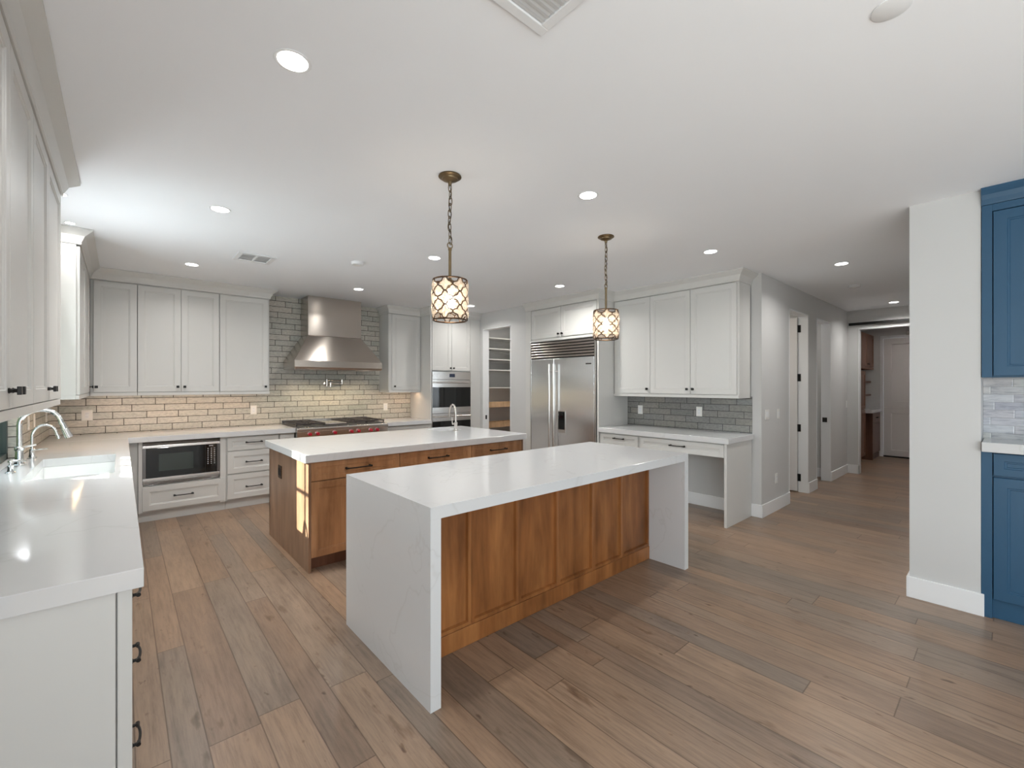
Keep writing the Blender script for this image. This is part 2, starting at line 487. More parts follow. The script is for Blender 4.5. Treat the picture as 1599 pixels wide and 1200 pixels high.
b.box(PX0, PX1, 4.935, PD0, 0, CEIL).box(PX0, PX1, PD1, 6.75, 0, CEIL).box(PX0, PX1, PD0, PD1, PDZ, CEIL)
struct('wall_pantry', b, M['wall'])
b = B().box(4.78, 6.75, 6.88, 6.98, 0, CEIL).box(6.65, 6.75, 4.935, 6.88, 0, CEIL).box(4.80, 6.75, 4.84, 4.93, 0, CEIL)
struct('wall_pantry_inside', b, M['wall'])
struct('wall_right', B().box(5.295, 5.42, 1.95, 4.84, 0, CEIL), M['wall'])
b = B()   # hallway wall with two door openings
HY0, HY1 = 1.83, 1.94
b.box(5.295, 6.20, HY0, HY1, 0, CEIL).box(6.98, 7.37, HY0, HY1, 0, CEIL).box(8.10, 9.13, HY0, HY1, 0, CEIL)
b.box(6.20, 6.98, HY0, HY1, 2.42, CEIL).box(7.37, 8.10, HY0, HY1, 2.42, CEIL)
struct('wall_hall', b, M['wall'])
b = B().box(5.42, 9.13, 3.4, 3.5, 0, CEIL).box(7.16, 7.26, HY1, 3.4, 0, CEIL).box(8.36, 8.46, HY1, 3.4, 0, CEIL).box(9.13, 9.23, HY1, 3.4, 0, CEIL)
struct('wall_closets', b, M['wall'])
b = B().box(9.13, 9.25, 1.68, HY1, 0, CEIL).box(9.13, 9.25, .47, 1.68, 2.40, CEIL)
struct('wall_hall_end', b, M['wall'])
b = B().box(4.095, 9.25, .13, .47, 0, CEIL)
struct('wall_pier', b, M['wall'])
struct('wall_bar', B().box(4.41, 4.55, -3.6, .13, 0, CEIL), M['wall'])
b = B().box(9.25, 11.9, 2.46, 2.56, 0, CEIL).box(11.75, 11.9, -.6, .83, 0, CEIL).box(11.75, 11.9, 1.75, 2.46, 0, CEIL).box(11.75, 11.9, .83, 1.75, 2.43, CEIL).box(9.25, 11.9, -.7, -.6, 0, CEIL).box(9.13, 9.25, -.7, .13, 0, CEIL)
struct('wall_mudroom', b, M['wall'])
b = B().box(-.76, .15, -3.62, -3.5, 0, CEIL).box(3.85, 4.55, -3.62, -3.5, 0, CEIL).box(.15, 3.85, -3.62, -3.5, 2.42, CEIL)
struct('wall_front', b, M['wall'])
# glazed door wall behind the camera
dr = B()
for x in (.15, 1.36, 2.58, 3.79): dr.box(x, x + .06, -3.60, -3.53, 0, 2.42)
dr.box(.15, 3.85, -3.60, -3.53, 0, .06).box(.15, 3.85, -3.60, -3.53, 2.36, 2.42)
dr = struct('door_1', dr, M['black'])
g = B().box(.21, 3.79, -3.568, -3.562, .06, 2.36).build('pane', M['pane'], dr)

dr = B()  # unseen left glazing, added to go with the left fill light
for y in (-3.1, -1.78, -.46): dr.box(-.72, -.64, y, y + .06, 0, 2.42)
dr.box(-.72, -.64, -3.1, -.4, 0, .06).box(-.72, -.64, -3.1, -.4, 2.36, 2.42)
dr = struct('added_left_glazing', dr, M['black'])
B().box(-.684, -.678, -3.04, -.46, .06, 2.36).build('pane', M['pane'], dr)

# sink window
w = B()
fx0, fx1 = -.662, -.626
w.box(fx0, fx1, WY0, WY1, WZ0, WZ0 + .045).box(fx0, fx1, WY0, WY1, WZ1 - .045, WZ1).box(fx0, fx1, WY0, WY0 + .045, WZ0, WZ1).box(fx0, fx1, WY1 - .045, WY1, WZ0, WZ1)
w.box(fx0, fx1, 4.295, 4.355, WZ0, WZ1)
for y in (4.05, 4.60): w.box(-.654, -.634, y - .011, y + .011, WZ0, WZ1)
for z in (1.30, 1.68): w.box(-.654, -.634, WY0, WY1, z - .011, z + .011)
M['winframe'] = plain('dark green window frame', (.02, .035, .033), .4)
w = struct('window_1', w, M['winframe'])
B().box(-.646, -.642, WY0 + .04, WY1 - .04, WZ0 + .04, WZ1 - .04).build('pane', M['pane'], w)

# trims: crown mouldings
def crown(name, path, z0, proj):
    H = 2.7045 - z0
    prof = [(-.02, z0), (.004, z0), (.010, z0 + .05 * H), (.010, z0 + .16 * H), (.018 * 1, z0 + .30 * H), (.40 * proj, z0 + .56 * H), (.72 * proj, z0 + .74 * H), (.93 * proj, z0 + .86 * H), (proj, z0 + .90 * H), (proj, 2.7045), (-.02, 2.7045)]
    return struct(name, B().sweep(prof, path), M['cabinet'])
crown('trim_1', [(-.268, 1.62, 1, 0), (-.268, 3.72, 1, 1), (-.58, 3.72, 0, 1)], 2.585, .078)
crown('trim_2', [(-.58, 4.92, 0, -1), (-.25, 4.92, 1, -1), (-.25, 6.40, 1, -1), (1.445, 6.40, 1, -1), (1.445, 6.742, 1, 0)], 2.585, .08)
crown('trim_3', [(3.11, 6.742, -1, 0), (3.11, 6.40, -1, -1), (3.665, 6.40, -1, -1), (3.665, 6.10, -1, -1), (4.659, 6.10, 0, -1)], 2.585, .06)
crown('trim_4', [(4.64, 4.934, -1, 0), (4.64, 3.552, -1, -1), (4.96, 3.552, -1, -1), (4.96, 1.94, -1, -1), (5.294, 1.94, 0, -1)], 2.585, .075)
# baseboards
def board(name, boxes):
    b = B()
    for x0, x1, y0, y1 in boxes: b.box(x0, x1, y0, y1, 0, .142)
    return struct(name, b, M['trim'], bev=.003)
board('baseboard_pier', [(4.080, 4.095, .115, .485), (4.095, 9.13, .47, .485)])
board('baseboard_hall', [(5.281, 6.20, 1.815, 1.83), (5.281, 5.295, 1.83, 1.93), (6.98, 7.37, 1.815, 1.83), (8.10, 9.115, 1.815, 1.83), (9.115, 9.13, 1.665, 1.83), (9.115, 9.25, 1.665, 1.68), (8.345, 8.36, 1.95, 3.4)])
board('baseboard_desk', [(5.28, 5.295, 1.955, 2.95)])
# white jambs of the doorways
def jamb(name, boxes):
    b = B()
    for q in boxes: b.box(*q)
    return struct(name, b, M['trim'])
jamb('trim_5', [(6.965, 6.98, HY0 - .004, HY1 + .004, 0, 2.42), (6.20, 6.98, HY0 - .004, HY1 + .004, 2.405, 2.42), (6.20, 6.215, HY0 - .004, HY1 + .004, 0, 2.42)])
jamb('trim_6', [(8.085, 8.10, HY0 - .004, HY1 + .01, 0, 2.42), (7.37, 8.10, HY0 - .004, HY1 + .01, 2.405, 2.42), (7.37, 7.385, HY0 - .004, HY1 + .01, 0, 2.42)])
jamb('trim_7', [(PX0 - .003, PX1, PD1 - .015, PD1, 0, PDZ), (PX0 - .003, PX1, PD0, PD1, PDZ - .015, PDZ), (PX0 - .003, PX1, PD0, PD0 + .015, 0, PDZ)])
jamb('trim_8', [(9.124, 9.25, 1.668, 1.68, 0, 2.40), (9.124, 9.25, .47, 1.68, 2.385, 2.40)])

# ------------------------------------------------------------------ ceiling fixtures
def can(name, loc, label, group, k=1.0):
    t = thing(name, label, 'ceiling light', loc, 0, group)
    B().lathe([(.053 * k, 0), (.053 * k, -.0015), (.064 * k, -.003), (.066 * k, -.001), (.066 * k, 0)]).build('trim_ring', M['ventwhite'], t, True)
    B().lathe([(.0, -.0005), (.053 * k, -.0005), (.053 * k, -.0025), (.0, -.0025)]).build('lens', M['ledcan'], t, True)
    return t
CANS = [((.49, 1.82), 'round recessed ceiling light nearest the camera above the left aisle'),
        ((.52, 3.69), 'recessed ceiling light above the left aisle, second from camera'),
        ((.54, 5.57), 'recessed ceiling light in front of the white upper cabinets and square vent'),
        ((-.295, 4.08), 'tiny recessed ceiling light right at the corner of the near upper cabinets'),
        ((-.295, 4.76), 'tiny recessed ceiling light just before the crown of the corner upper cabinet'),
        ((2.28, 1.83), 'recessed ceiling light between the two hanging pendants'),
        ((2.28, 3.72), 'recessed ceiling light just left of the nearer pendant rod'),
        ((2.29, 5.58), 'recessed ceiling light in front of the range hood chimney'),
        ((4.09, 1.85), 'recessed ceiling light in front of the desk upper cabinets'),
        ((4.10, 3.74), 'recessed ceiling light in front of the refrigerator'),
        ((4.085, 5.59), 'recessed ceiling light in front of the oven tower, beside the pendant shade'),
        ((5.50, 1.15), 'recessed ceiling light at the mouth of the hallway'),
        ((8.63, 1.165), 'recessed ceiling light at the far end of the hallway by the barn rail')]
can0 = None
for (x, y), lab in CANS:
    mini = x < 0
    if mini: can('recessed_light', (x, y, CEIL - .0005), lab, 'recessed ceiling lights', .5)
    elif can0 is None: can0 = can('recessed_light', (x, y, CEIL - .0005), lab, 'recessed ceiling lights')
    else: dup(can0, (x, y, CEIL - .0005), 0, lab)
    lamp('downlight', 'AREA', (x, y, CEIL - .012), 2.2 if mini else 9 if x > 5 else (7 if y > 5 else 13.5 if y > 3 else 4.2), (1, .975, .94), (0, 0, -1), shape='DISK', size=.11, spread=math.radians(150))

def vent(name, label, x0, x1, y0, y1, fr, slats_axis, n, split):
    t = thing(name, label, 'vent', ((x0 + x1) / 2, (y0 + y1) / 2, CEIL), 0)
    hx, hy = (x1 - x0) / 2, (y1 - y0) / 2
    b = B().box(-hx, hx, -hy, -hy + fr, -.010, -.0005).box(-hx, hx, hy - fr, hy, -.010, -.0005).box(-hx, -hx + fr, -hy + fr, hy - fr, -.010, -.0005).box(hx - fr, hx, -hy + fr, hy - fr, -.010, -.0005)
    if split: b.box(-.012, .012, -hy + fr, hy - fr, -.010, -.0005)
    b.build('frame', M['ventwhite'], t, bev=.003)
    B().box(-hx + fr, hx - fr, -hy + fr, hy - fr, -.0015, -.0004).build('backing', plain('vent shadow ' + name, (.70, .70, .70), .8), t)
    s = B()
    for k in range(n):
        v = -hy + fr + (2 * hy - 2 * fr) * (k + .5) / n
        d = (2 * hy - 2 * fr) / n * .62
        s.poly([(-hx + fr, v - d / 2, -.009), (hx - fr, v - d / 2, -.009), (hx - fr, v + d / 2, -.004), (-hx + fr, v + d / 2, -.004)])
        s.poly([(-hx + fr, v - d / 2, -.0075), (-hx + fr, v + d / 2, -.0025), (hx - fr, v + d / 2, -.0025), (hx - fr, v - d / 2, -.0075)])
    s.build('louvers', M['ventwhite'], t)
    return t
vent('ceiling_vent', 'large white air return grille at the top edge of the ceiling', .75, 1.11, .74, 1.10, .036, 'x', 13, False)
vent('ceiling_vent', 'small square white supply vent in front of the upper cabinets', .81, 1.13, 4.72, 5.04, .04, 'x', 4, True)
def disc(name, label, cat, x, y, r, h, cap=True):
    t = thing(name, label, cat, (x, y, CEIL), 0)
    B().lathe([(0, -.0005), (r, -.0005), (r, -h * .6), (r * .9, -h), (0, -h)]).build('cover', M['ventwhite'], t, True)
    if cap: B().lathe([(0, -h), (r * .35, -h), (r * .33, -h - .004), (0, -h - .004)]).build('center_cap', M['plate'], t, True)
disc('speaker_cover', 'round white ceiling disc at the top right of the ceiling', 'ceiling cover', 1.895, .262, .053, .006, False)
disc('smoke_detector', 'round white smoke detector on ceiling near the range hood', 'smoke detector', 1.78, 4.36, .062, .03)
disc('smoke_detector', 'round white smoke detector on the hallway ceiling', 'smoke detector', 6.80, 1.29, .062, .03)

# ------------------------------------------------------------------ cabinet builders
ROT = {'-Y': 0.0, '-X': -PI / 2, '+X': PI / 2, '+Y': PI}
def knob(x, z, parent, mat=None):
    b = B().cyl((x, 0, z), (x, -.004, z), .009, n=12).cyl((x, -.004, z), (x, -.012, z), .008, .0045, n=12).cyl((x, -.012, z), (x, -.020, z), .0045, .007, n=12)
    b.box(x - .0135, x + .0135, -.030, -.020, z - .0135, z + .0135)
    return b.build('knob', mat or M['black'], parent, bev=.0015)
def pull(x, z, parent, L=.16, vert=False, mat=None, r=.0052, out=.03):
    P = lambda s, y: (x, y, z + s) if vert else (x + s, y, z)
    b = B()
    for sgn in (-1, 1):
        b.cyl(P(sgn * L / 2, 0), P(sgn * L / 2, -.004), r * 2.0, n=12)
        b.cyl(P(sgn * L / 2, -.004), P(sgn * L / 2, -out + .004), r * 1.25, n=10)
        b.cyl(P(sgn * (L / 2 + r * 2), -out + .004), P(sgn * (L / 2 - r * 3), -out + .003), r * 1.6, r * 1.2, n=10)
    b.tube([P(-L / 2 + L * k / 10, -out + .004 - .006 * math.sin(PI * k / 10)) for k in range(11)], r, 8)
    return b.build('handle', mat or M['black'], parent, True)

def cabinet(name, label, cat, x, y, face, w, d, z0, z1, fronts, mat=None, group=None, kick=False, rail=0, body=True, st=.058, fmat=None, kmat=None):
    mat = mat or M['cabinet']; fmat = fmat or mat
    t = thing(name, label, cat, (x, y, z0), ROT[face], group)
    H = z1 - z0
    if body is True:
        b = B()
        lo = .105 if kick else rail
        b.box(0, w, .021, d, lo, H)
        b.build('carcass', mat, t, bev=.0015)
    if rail:
        B().box(0, w, .003, .024, 0, rail).box(0, .018, .024, d, 0, rail).box(w - .018, w, .024, d, 0, rail).build('light_rail', mat, t, bev=.002)
    if kick:
        B().box(0, w, .06, d, 0, .105).build('toe_kick', kmat or mat, t)
    for f in fronts:
        kind, fx0, fx1, fz0, fz1 = f[:5]
        o = B().shaker(fx0 + .0024, fx1 - .0024, fz0 - z0 + .0020, fz1 - z0 - .0028, 0, .0205, f[6] if len(f) > 6 else st).build(kind, fmat, t)
        hw = f[5] if len(f) > 5 else None
        if hw:
            if hw[0] == 'knob': knob(hw[1], hw[2] - z0, o)
            elif hw[0] == 'pull': pull(hw[1], hw[2] - z0, o, *hw[3:])
    return t

KZ = 1.448
DB, DT = 1.388, 2.577     # door bottom / top of the upper cabinets
RB = 1.352                # underside of the light rail
G = 'white upper cabinets'
# near left uppers (face +x)
cabinet('upper_cabinet', 'white upper cabinet at the left edge of the photo, nearest the camera', 'cabinet', -.268, 1.64, '+X', .989, .3105, RB, 2.585,
        [('door', 0, .489, DB, DT, ('knob', .455, KZ)), ('door', .489, .988, DB, DT, ('knob', .523, KZ))], group=G, rail=.034)
cabinet('upper_cabinet', 'white upper cabinet above the near counter, ending at the sink window', 'cabinet', -.268, 2.631, '+X', 1.089, .3105, RB, 2.585,
        [('door', 0, .489, DB, DT, ('knob', .455, KZ)), ('door', .489, 1.074, DB, DT, ('knob', .523, KZ))], group=G, rail=.034)
# corner upper on the left wall, beyond the window
cabinet('upper_cabinet', 'narrow looking white corner upper cabinet with bright side beyond the sink window', 'cabinet', -.25, 4.92, '+X', 1.478, .328, RB, 2.585,
        [('door', .012, .74, DB, DT, None), ('door', .74, 1.462, DB, DT, ('knob', 1.42, KZ))], group=G, rail=.034)
# back wall uppers
YF = 6.40
UD = 6.741 - YF
def upper(label, x0, x1, doors):
    cabinet('upper_cabinet', label, 'cabinet', x0, YF, '-Y', x1 - x0, UD, RB, 2.585, [('door', a - x0, c - x0, DB, DT, ('knob', k - x0, KZ)) for a, c, k in doors], group=G, rail=.034)
upper('white single door upper cabinet in the back left corner', -.248, .1295, [(-.225, .1295, -.20)])
upper('white two door upper cabinet on back wall, left of the hood', .1315, .895, [(.1315, .519, .487), (.519, .895, .551)])
upper('white single door upper cabinet directly left of the range hood', .897, 1.445, [(.897, 1.432, 1.395)])
upper('white single door upper cabinet between range hood and oven tower', 3.11, 3.663, [(3.16, 3.66, 3.20)])

# oven tower
TX0, TX1, TY = 3.667, 4.655, 6.10
t = cabinet('oven_tower', 'tall white cabinet tower holding the double wall oven', 'cabinet', TX0, TY, '-Y', TX1 - TX0, 6.745 - TY, 0, 2.585,
            [('door', .03, .402, 1.70, DT, ('knob', .372, 1.745)), ('door', .402, .775, 1.70, DT, ('knob', .432, 1.745)), ('drawer', .03, .775, .12, .36, ('pull', .40, .24))], body=None)
b = B().box(0, .024, .0, .645, 0, 2.585).box(.778, .988, .0, .645, 0, 2.585).box(.024, .778, .021, .645, 1.69, 2.585).box(.024, .778, .021, .645, .105, .372).box(.024, .778, .06, .645, 0, .105).box(.024, .778, .62, .645, .372, 1.69)
b.build('carcass', M['cabinet'], t, bev=.0015)

# wall oven (double)
OX, OY = 3.694, 6.085
t = thing('wall_oven', 'stainless double wall oven with black glass doors in white tower', 'oven', (OX, OY, .375), 0)
w = .748
z = lambda a: a - .375
B().box(.004, w - .004, .03, .60, 0, 1.305).build('body', M['darksteel'], t)
cp = B().box(0, w, 0, .03, z(1.560), z(1.686)).build('control_panel', M['steel'], t, bev=.002)
B().box(w * .43, w * .57, -.002, 0, z(1.598), z(1.652)).build('display', M['display'], cp)
def oven_door(zt, zb):
    d = B().box(0, w, .002, .03, zb, zt).build('door', M['steel'], t, bev=.002)
    B().box(.004, w - .004, -.001, .002, zb + .095 if zb > .3 else zb + .06, zt - .122).build('door_glass', M['blackglass'], d)
    hz = zt - .045
    h = B().tube([(.03, -.045, hz), (w - .03, -.045, hz)], .0115, 12)
    for xx in (.05, w - .05): h.cyl((xx, .002, hz), (xx, -.045, hz), .009, n=10)
    h.build('handle', M['nickel'], d, True)
oven_door(z(1.556), z(1.012)); oven_door(z(1.007), z(.40))

# base cabinets on the back wall
BY = 6.088
BD = 6.745 - BY
BT = .859
GB = 'white base cabinets'
cabinet('base_cabinet', 'white corner filler cabinet beside the microwave cabinet', 'cabinet', .055, BY + .004, '-Y', .072, BD - .004, 0, BT, [], group=GB, kick=True)
t = cabinet('microwave_cabinet', 'white base cabinet with built-in microwave above one wide drawer', 'cabinet', .13, BY, '-Y', .785, BD, 0, BT,
            [('drawer', .03, .772, .122, .385, ('pull', .385, .258))], group=GB, kick=True, body=None)
B().box(0, .034, .003, BD, .105, BT).box(.728, .785, .003, BD, .105, BT).box(.034, .728, .021, BD, .105, .39).box(.034, .728, .55, BD, .39, BT).build('carcass', M['cabinet'], t, bev=.0015)
cabinet('drawer_base', 'white base cabinet with three drawers right of the microwave', 'cabinet', .918, BY, '-Y', .562, BD, 0, BT,
        [('drawer', .010, .556, .690, .853, ('pull', .285, .781), .045), ('drawer', .010, .556, .418, .682, ('pull', .285, .548)), ('drawer', .010, .556, .12, .410, ('pull', .285, .252))], group=GB, kick=True)
cabinet('base_cabinet', 'narrow white pull-out cabinet directly left of the rangetop', 'cabinet', 1.483, BY, '-Y', .182, BD, 0, BT, [('door', .004, .178, .12, .853, ('pull', .09, .70), .045)], group=GB, kick=True)
cabinet('base_cabinet', 'white base cabinet under the rangetop', 'cabinet', 1.668, BY, '-Y', 1.232, BD, 0, .772,
        [('drawer', .004, .616, .45, .765, ('pull', .31, .62)), ('drawer', .616, 1.228, .45, .765, ('pull', .92, .62)), ('drawer', .004, .616, .12, .442, ('pull', .31, .3)), ('drawer', .616, 1.228, .12, .442, ('pull', .92, .3))], group=GB, kick=True)
cabinet('base_cabinet', 'white base cabinet between rangetop and oven tower', 'cabinet', 2.903, BY, '-Y', .762, BD, 0, BT,
        [('drawer', .004, .758, .690, .853, ('pull', .38, .775), .045), ('door', .004, .381, .12, .682, ('knob', .35, .64)), ('door', .381, .758, .12, .682, ('knob', .412, .64))], group=GB, kick=True)

# microwave
MX0, MX1, MZ0, MZ1 = .165, .857, .391, .857
t = thing('microwave', 'built-in black microwave with stainless louvered trim', 'microwave', (MX0, BY, MZ0), 0)
mw, mh = MX1 - MX0, MZ1 - MZ0
B().box(.02, mw - .02, .03, .52, .01, mh - .01).build('body', M['darksteel'], t)
B().box(0, mw, .0, .03, .052, .078).build('trim_bar', M['steel'], t, bev=.002)
B().box(0, mw, 0, .03, mh - .066, mh - .040).build('trim_bar', M['steel'], t, bev=.002)
B().box(0, .0295, .003, .03, .0785, mh - .0665).build('side_trim', M['darksteel'], t, bev=.002)
B().box(mw - .0295, mw, .003, .03, .0785, mh - .0665).build('side_trim', M['darksteel'], t, bev=.002)
for base, hh in ((.0, .052), (mh - .040, .040)):
    lv = B()
    for k in range(3):
        zz = base + hh * (k + .15) / 3
        lv.poly([(0, .003, zz), (mw, .003, zz), (mw, .02, zz + hh / 3.6), (0, .02, zz + hh / 3.6)])
        lv.poly([(0, .006, zz), (0, .023, zz + hh / 3.6), (mw, .023, zz + hh / 3.6), (mw, .006, zz)])
    lv.box(0, mw, .024, .03, base, base + hh)
    lv.build('louvers', M['steel'], t)
dw = mw - .03 - .112
d = B().box(.03, dw, .004, .03, .080, mh - .068).build('door', M['blackglass'], t, bev=.002)
B().box(.135, dw - .11, .0025, .005, .145, mh - .135).build('window', M['greyglass'], d)
p = B().box(dw + .003, mw - .03, .004, .03, .080, mh - .068).build('control_panel', M['blackglass'], t, bev=.002)
k = B()
for i in range(3):
    for j in range(9):
        xx = dw + .020 + i * .031; zz = mh - .115 - j * .0215
        k.box(xx, xx + .012, .0028, .0045, zz - .0035, zz + .0035)
k.box(dw + .035, dw + .075, .0028, .0045, mh - .088, mh - .080)
k.build('keypad', M['marks'], p)

# left run base cabinets (face +x)
LX = .024
LD = .600
cabinet('drawer_base', 'white base cabinet with three drawers at the near end of the left counter', 'cabinet', LX, 1.765, '+X', .56, LD, 0, BT,
        [('drawer', .004, .556, .690, .853, ('pull', .22, .768, .11, False, None, .0042, .022), .045), ('drawer', .004, .556, .418, .682, ('pull', .22, .55, .11, False, None, .0042, .022)), ('drawer', .004, .556, .12, .410, ('pull', .22, .27, .11, False, None, .0042, .022))], group=GB, kick=True)
cabinet('drawer_base', 'white base cabinet second along the left counter', 'cabinet', LX, 2.327, '+X', 1.20, LD, 0, BT,
        [('drawer', .004, .60, .690, .853, ('pull', .3, .775), .045), ('drawer', .60, 1.196, .690, .853, ('pull', .9, .775), .045), ('door', .004, .60, .12, .682, ('knob', .57, .64)), ('door', .60, 1.196, .12, .682, ('knob', .63, .64))], group=GB, kick=True)
cabinet('sink_base', 'white base cabinet under the window sink', 'cabinet', LX, 3.53, '+X', 1.32, LD, 0, .62,
        [('door', .004, .66, .12, .616, ('knob', .62, .57)), ('door', .66, 1.316, .12, .616, ('knob', .70, .57))], group=GB, kick=True)
cabinet('base_cabinet', 'white base cabinet with long vertical metal handle near the back left corner', 'cabinet', LX, 4.853, '+X', 1.20, LD, 0, BT,
        [('drawer', .004, .60, .690, .853, ('pull', .3, .775), .045), ('door', .004, .60, .12, .682, ('pull', .55, .50, .22, True, M['nickel'], .007, .045)), ('door', .60, 1.196, .12, .853, None)], group=GB, kick=True)
t = thing('end_panel', 'plain white end panel closing the near end of the left counter', 'panel', (-.575, 1.742, 0), 0)
B().box(0, .562, 0, .02, 0, BT + .002).build('panel', M['cabinet'], t, bev=.002)
B().box(.5655, .599, 0, .02, 0, BT + .002).build('end_stile', M['cabinet'], t, bev=.002)

# ------------------------------------------------------------------ counters
CT = .92
t = thing('left_countertop', 'glossy white quartz countertop with sink along the left wall', 'countertop', (0, 0, CT), 0)
B().slab_with_hole([-.578, -.43, -.035, .05], [1.718, 3.72, 4.71, 6.05], -.058, 0).build('slab', M['quartz'], t, bev=.002)
B().box(-.578, 1.666, 6.0505, 6.742, -.058, 0).build('corner_slab', M['quartz'], t, bev=.002)
o = B().box(2.902, 3.665, 6.05, 6.742, CT - .058, CT).build('range_side_countertop', M['quartz'], bev=.002)
tag(o, 'short white quartz countertop between rangetop and oven tower', 'countertop')

def sink(name, label, x0, x1, y0, y1, ztop, depth):
    t = thing(name, label, 'sink', ((x0 + x1) / 2, (y0 + y1) / 2, ztop), 0)
    hx, hy = (x1 - x0) / 2, (y1 - y0) / 2
    th = .015
    b = B()
    b.box(-hx - th, hx + th, -hy - th, hy + th, -depth - th, -depth)
    b.box(-hx - th, -hx, -hy - th, hy + th, -depth, 0).box(hx, hx + th, -hy - th, hy + th, -depth, 0).box(-hx, hx, -hy - th, -hy, -depth, 0).box(-hx, hx, hy, hy + th, -depth, 0)
    b.build('basin', M['porcelain'], t, bev=.004)
    B().lathe([(0, 0), (.045, 0), (.045, .004), (.03, .005), (0, .003)], (0, 0, -depth)).build('drain', M['chrome'], t, True)
sink('kitchen_sink', 'white undermount sink below the window in the left counter', -.43, -.035, 3.72, 4.71, CT - .059, .18)

def gooseneck(b, base, h_riser, reach, top, dirv, r, tipdrop, n=18):
    """swan neck in the vertical plane along dirv"""
    bx, by, bz = base
    dx, dy = dirv
    pts = [(bx, by, bz + .0), (bx, by, bz + h_riser * .5), (bx, by, bz + h_riser)]
    R = reach / 2
    for k in range(1, n + 1):
        a = PI * k / n
        s = R - R * math.cos(a)
        zz = bz + h_riser + (top - h_riser) * math.sin(a)
        pts.append((bx + dx * s, by + dy * s, zz))
    s = reach
    pts.append((bx + dx * (s + .004), by + dy * (s + .004), bz + h_riser - tipdrop))
    b.tube(pts, r, 12)
    return pts[-1]

t = thing('kitchen_faucet', 'tall chrome gooseneck pull-down faucet at the window sink', 'faucet', (-.52, 4.46, CT + .0005), 0)
b = B(); tip = gooseneck(b, (0, 0, .02), .252, .20, .355, (1, 0), .0145, .005)
b.build('spout', M['chrome'], t, True)
B().lathe([(.034, 0), (.034, .006), (.026, .012), (.022, .03), (.020, .10), (.024, .105), (.024, .125), (.018, .13)]).build('base', M['chrome'], t, True)
B().cyl((tip[0], 0, tip[2] + .012), (tip[0] + .012, 0, tip[2] - .03), .0165, .018).cyl((tip[0] + .012, 0, tip[2] - .03), (tip[0] + .036, 0, tip[2] - .095), .019, .025).build('spray_head', M['chrome'], t, True)
B().tube([(0, .015, .115), (.02, .045, .12), (.07, .07, .128)], [.008, .0075, .006], 10).build('lever', M['chrome'], t, True)

t = thing('filter_faucet', 'small chrome gooseneck faucet behind the tall kitchen faucet', 'faucet', (-.50, 4.83, CT + .0005), 0)
b = B(); tip = gooseneck(b, (0, 0, .02), .14, .13, .225, (1, 0), .0095, .004)
b.build('spout', M['chrome'], t, True)
B().lathe([(.026, 0), (.026, .005), (.018, .012), (.015, .05), (.017, .055), (.017, .07), (.011, .075)]).build('base', M['chrome'], t, True)
B().cyl((tip[0], 0, tip[2] + .01), (tip[0] + .006, 0, tip[2] - .02), .0115, .0125).build('nozzle', M['chrome'], t, True)
B().tube([(0, -.012, .062), (.03, -.022, .064), (.085, -.03, .068)], [.006, .0055, .005], 8).build('lever', M['chrome'], t, True)

t = thing('soap_dispenser', 'short chrome soap pump at near side of the window sink', 'soap dispenser', (-.515, 4.10, CT + .0005), 0)
B().lathe([(.024, 0), (.024, .005), (.016, .010), (.012, .03), (.014, .045), (.007, .05), (.006, .065), (.012, .067), (.012, .078), (.004, .08)]).build('pump', M['chrome'], t, True)
B().tube([(0, 0, .072), (.04, 0, .074), (.065, 0, .066)], [.007, .006, .005], 8).build('spout', M['chrome'], t, True)

# ------------------------------------------------------------------ backsplashes
b = B().box(-.572, 3.664, 6.7425, 6.7498, CT, 1.3515).box(1.446, 3.109, 6.7425, 6.7498, 1.3515, 2.70)
tag(b.build('tile_backsplash', M['tile_xz']), 'glazed taupe brick tile backsplash covering the range wall', 'backsplash')
b = B().box(-.5795, -.572, 4.885, 6.742, CT, 1.3515)
tag(b.build('tile_backsplash', M['tile_yz']), 'brick tile backsplash on the left wall behind the sink faucets', 'backsplash')
b = B().box(-.5795, -.572, 1.75, 3.765, CT, 1.3515)
tag(b.build('tile_backsplash', M['tile_yz']), 'brick tile backsplash under the near upper cabinets on the left wall', 'backsplash')
b = B().box(-.6255, -.572, WY1 - .008, WY1 - .0005, CT + .002, WZ1 - .01)
tag(b.build('window_reveal_tile', M['tile_xz']), 'bluish lit tiled side reveal of the sink window', 'backsplash')
b = B().box(5.287, 5.2945, 1.925, 3.548, CT, 1.338)
tag(b.build('tile_backsplash', M['tile_desk']), 'dark grey brick tile backsplash above the white desk', 'backsplash')

def plate(name, label, cat, loc, face, w=.072, h=.116, kind='outlet', gang=1):
    t = thing(name, label, cat, loc, ROT[face], None)
    B().box(-w / 2, w / 2, -.006, -.0003, -h / 2, h / 2).build('cover_plate', M['plate'], t, bev=.002)
    b = B()
    for g in range(gang):
        c = (g - (gang - 1) / 2) * .046
        b.box(c - .0165, c + .0165, -.0085, -.006, -.033, .033)
    o = b.build('rocker' if kind == 'switch' else 'socket', M['trim'], t, bev=.001)
    if kind == 'outlet':
        s = B()
        for zz in (-.018, .018):
            s.box(-.007, -.0055, -.0089, -.0085, zz - .004, zz + .005).box(.0055, .007, -.0089, -.0085, zz - .004, zz + .005)
        s.build('slots', M['void'], o)
    return t
plate('wall_outlet', 'square white outlet plate on tile in the back left corner', 'outlet', (-.285, 6.742, 1.135), '-Y', .09)
plate('wall_outlet', 'white outlet plate on tile left of the pot filler', 'outlet', (1.327, 6.742, 1.135), '-Y')
plate('wall_outlet', 'white outlet plate on tile right of the rangetop', 'outlet', (3.213, 6.742, 1.115), '-Y')
plate('wall_switch', 'white switch plate on the left wall tile, nearest the window', 'switch', (-.5718, 5.30, 1.16), '+X', kind='switch')
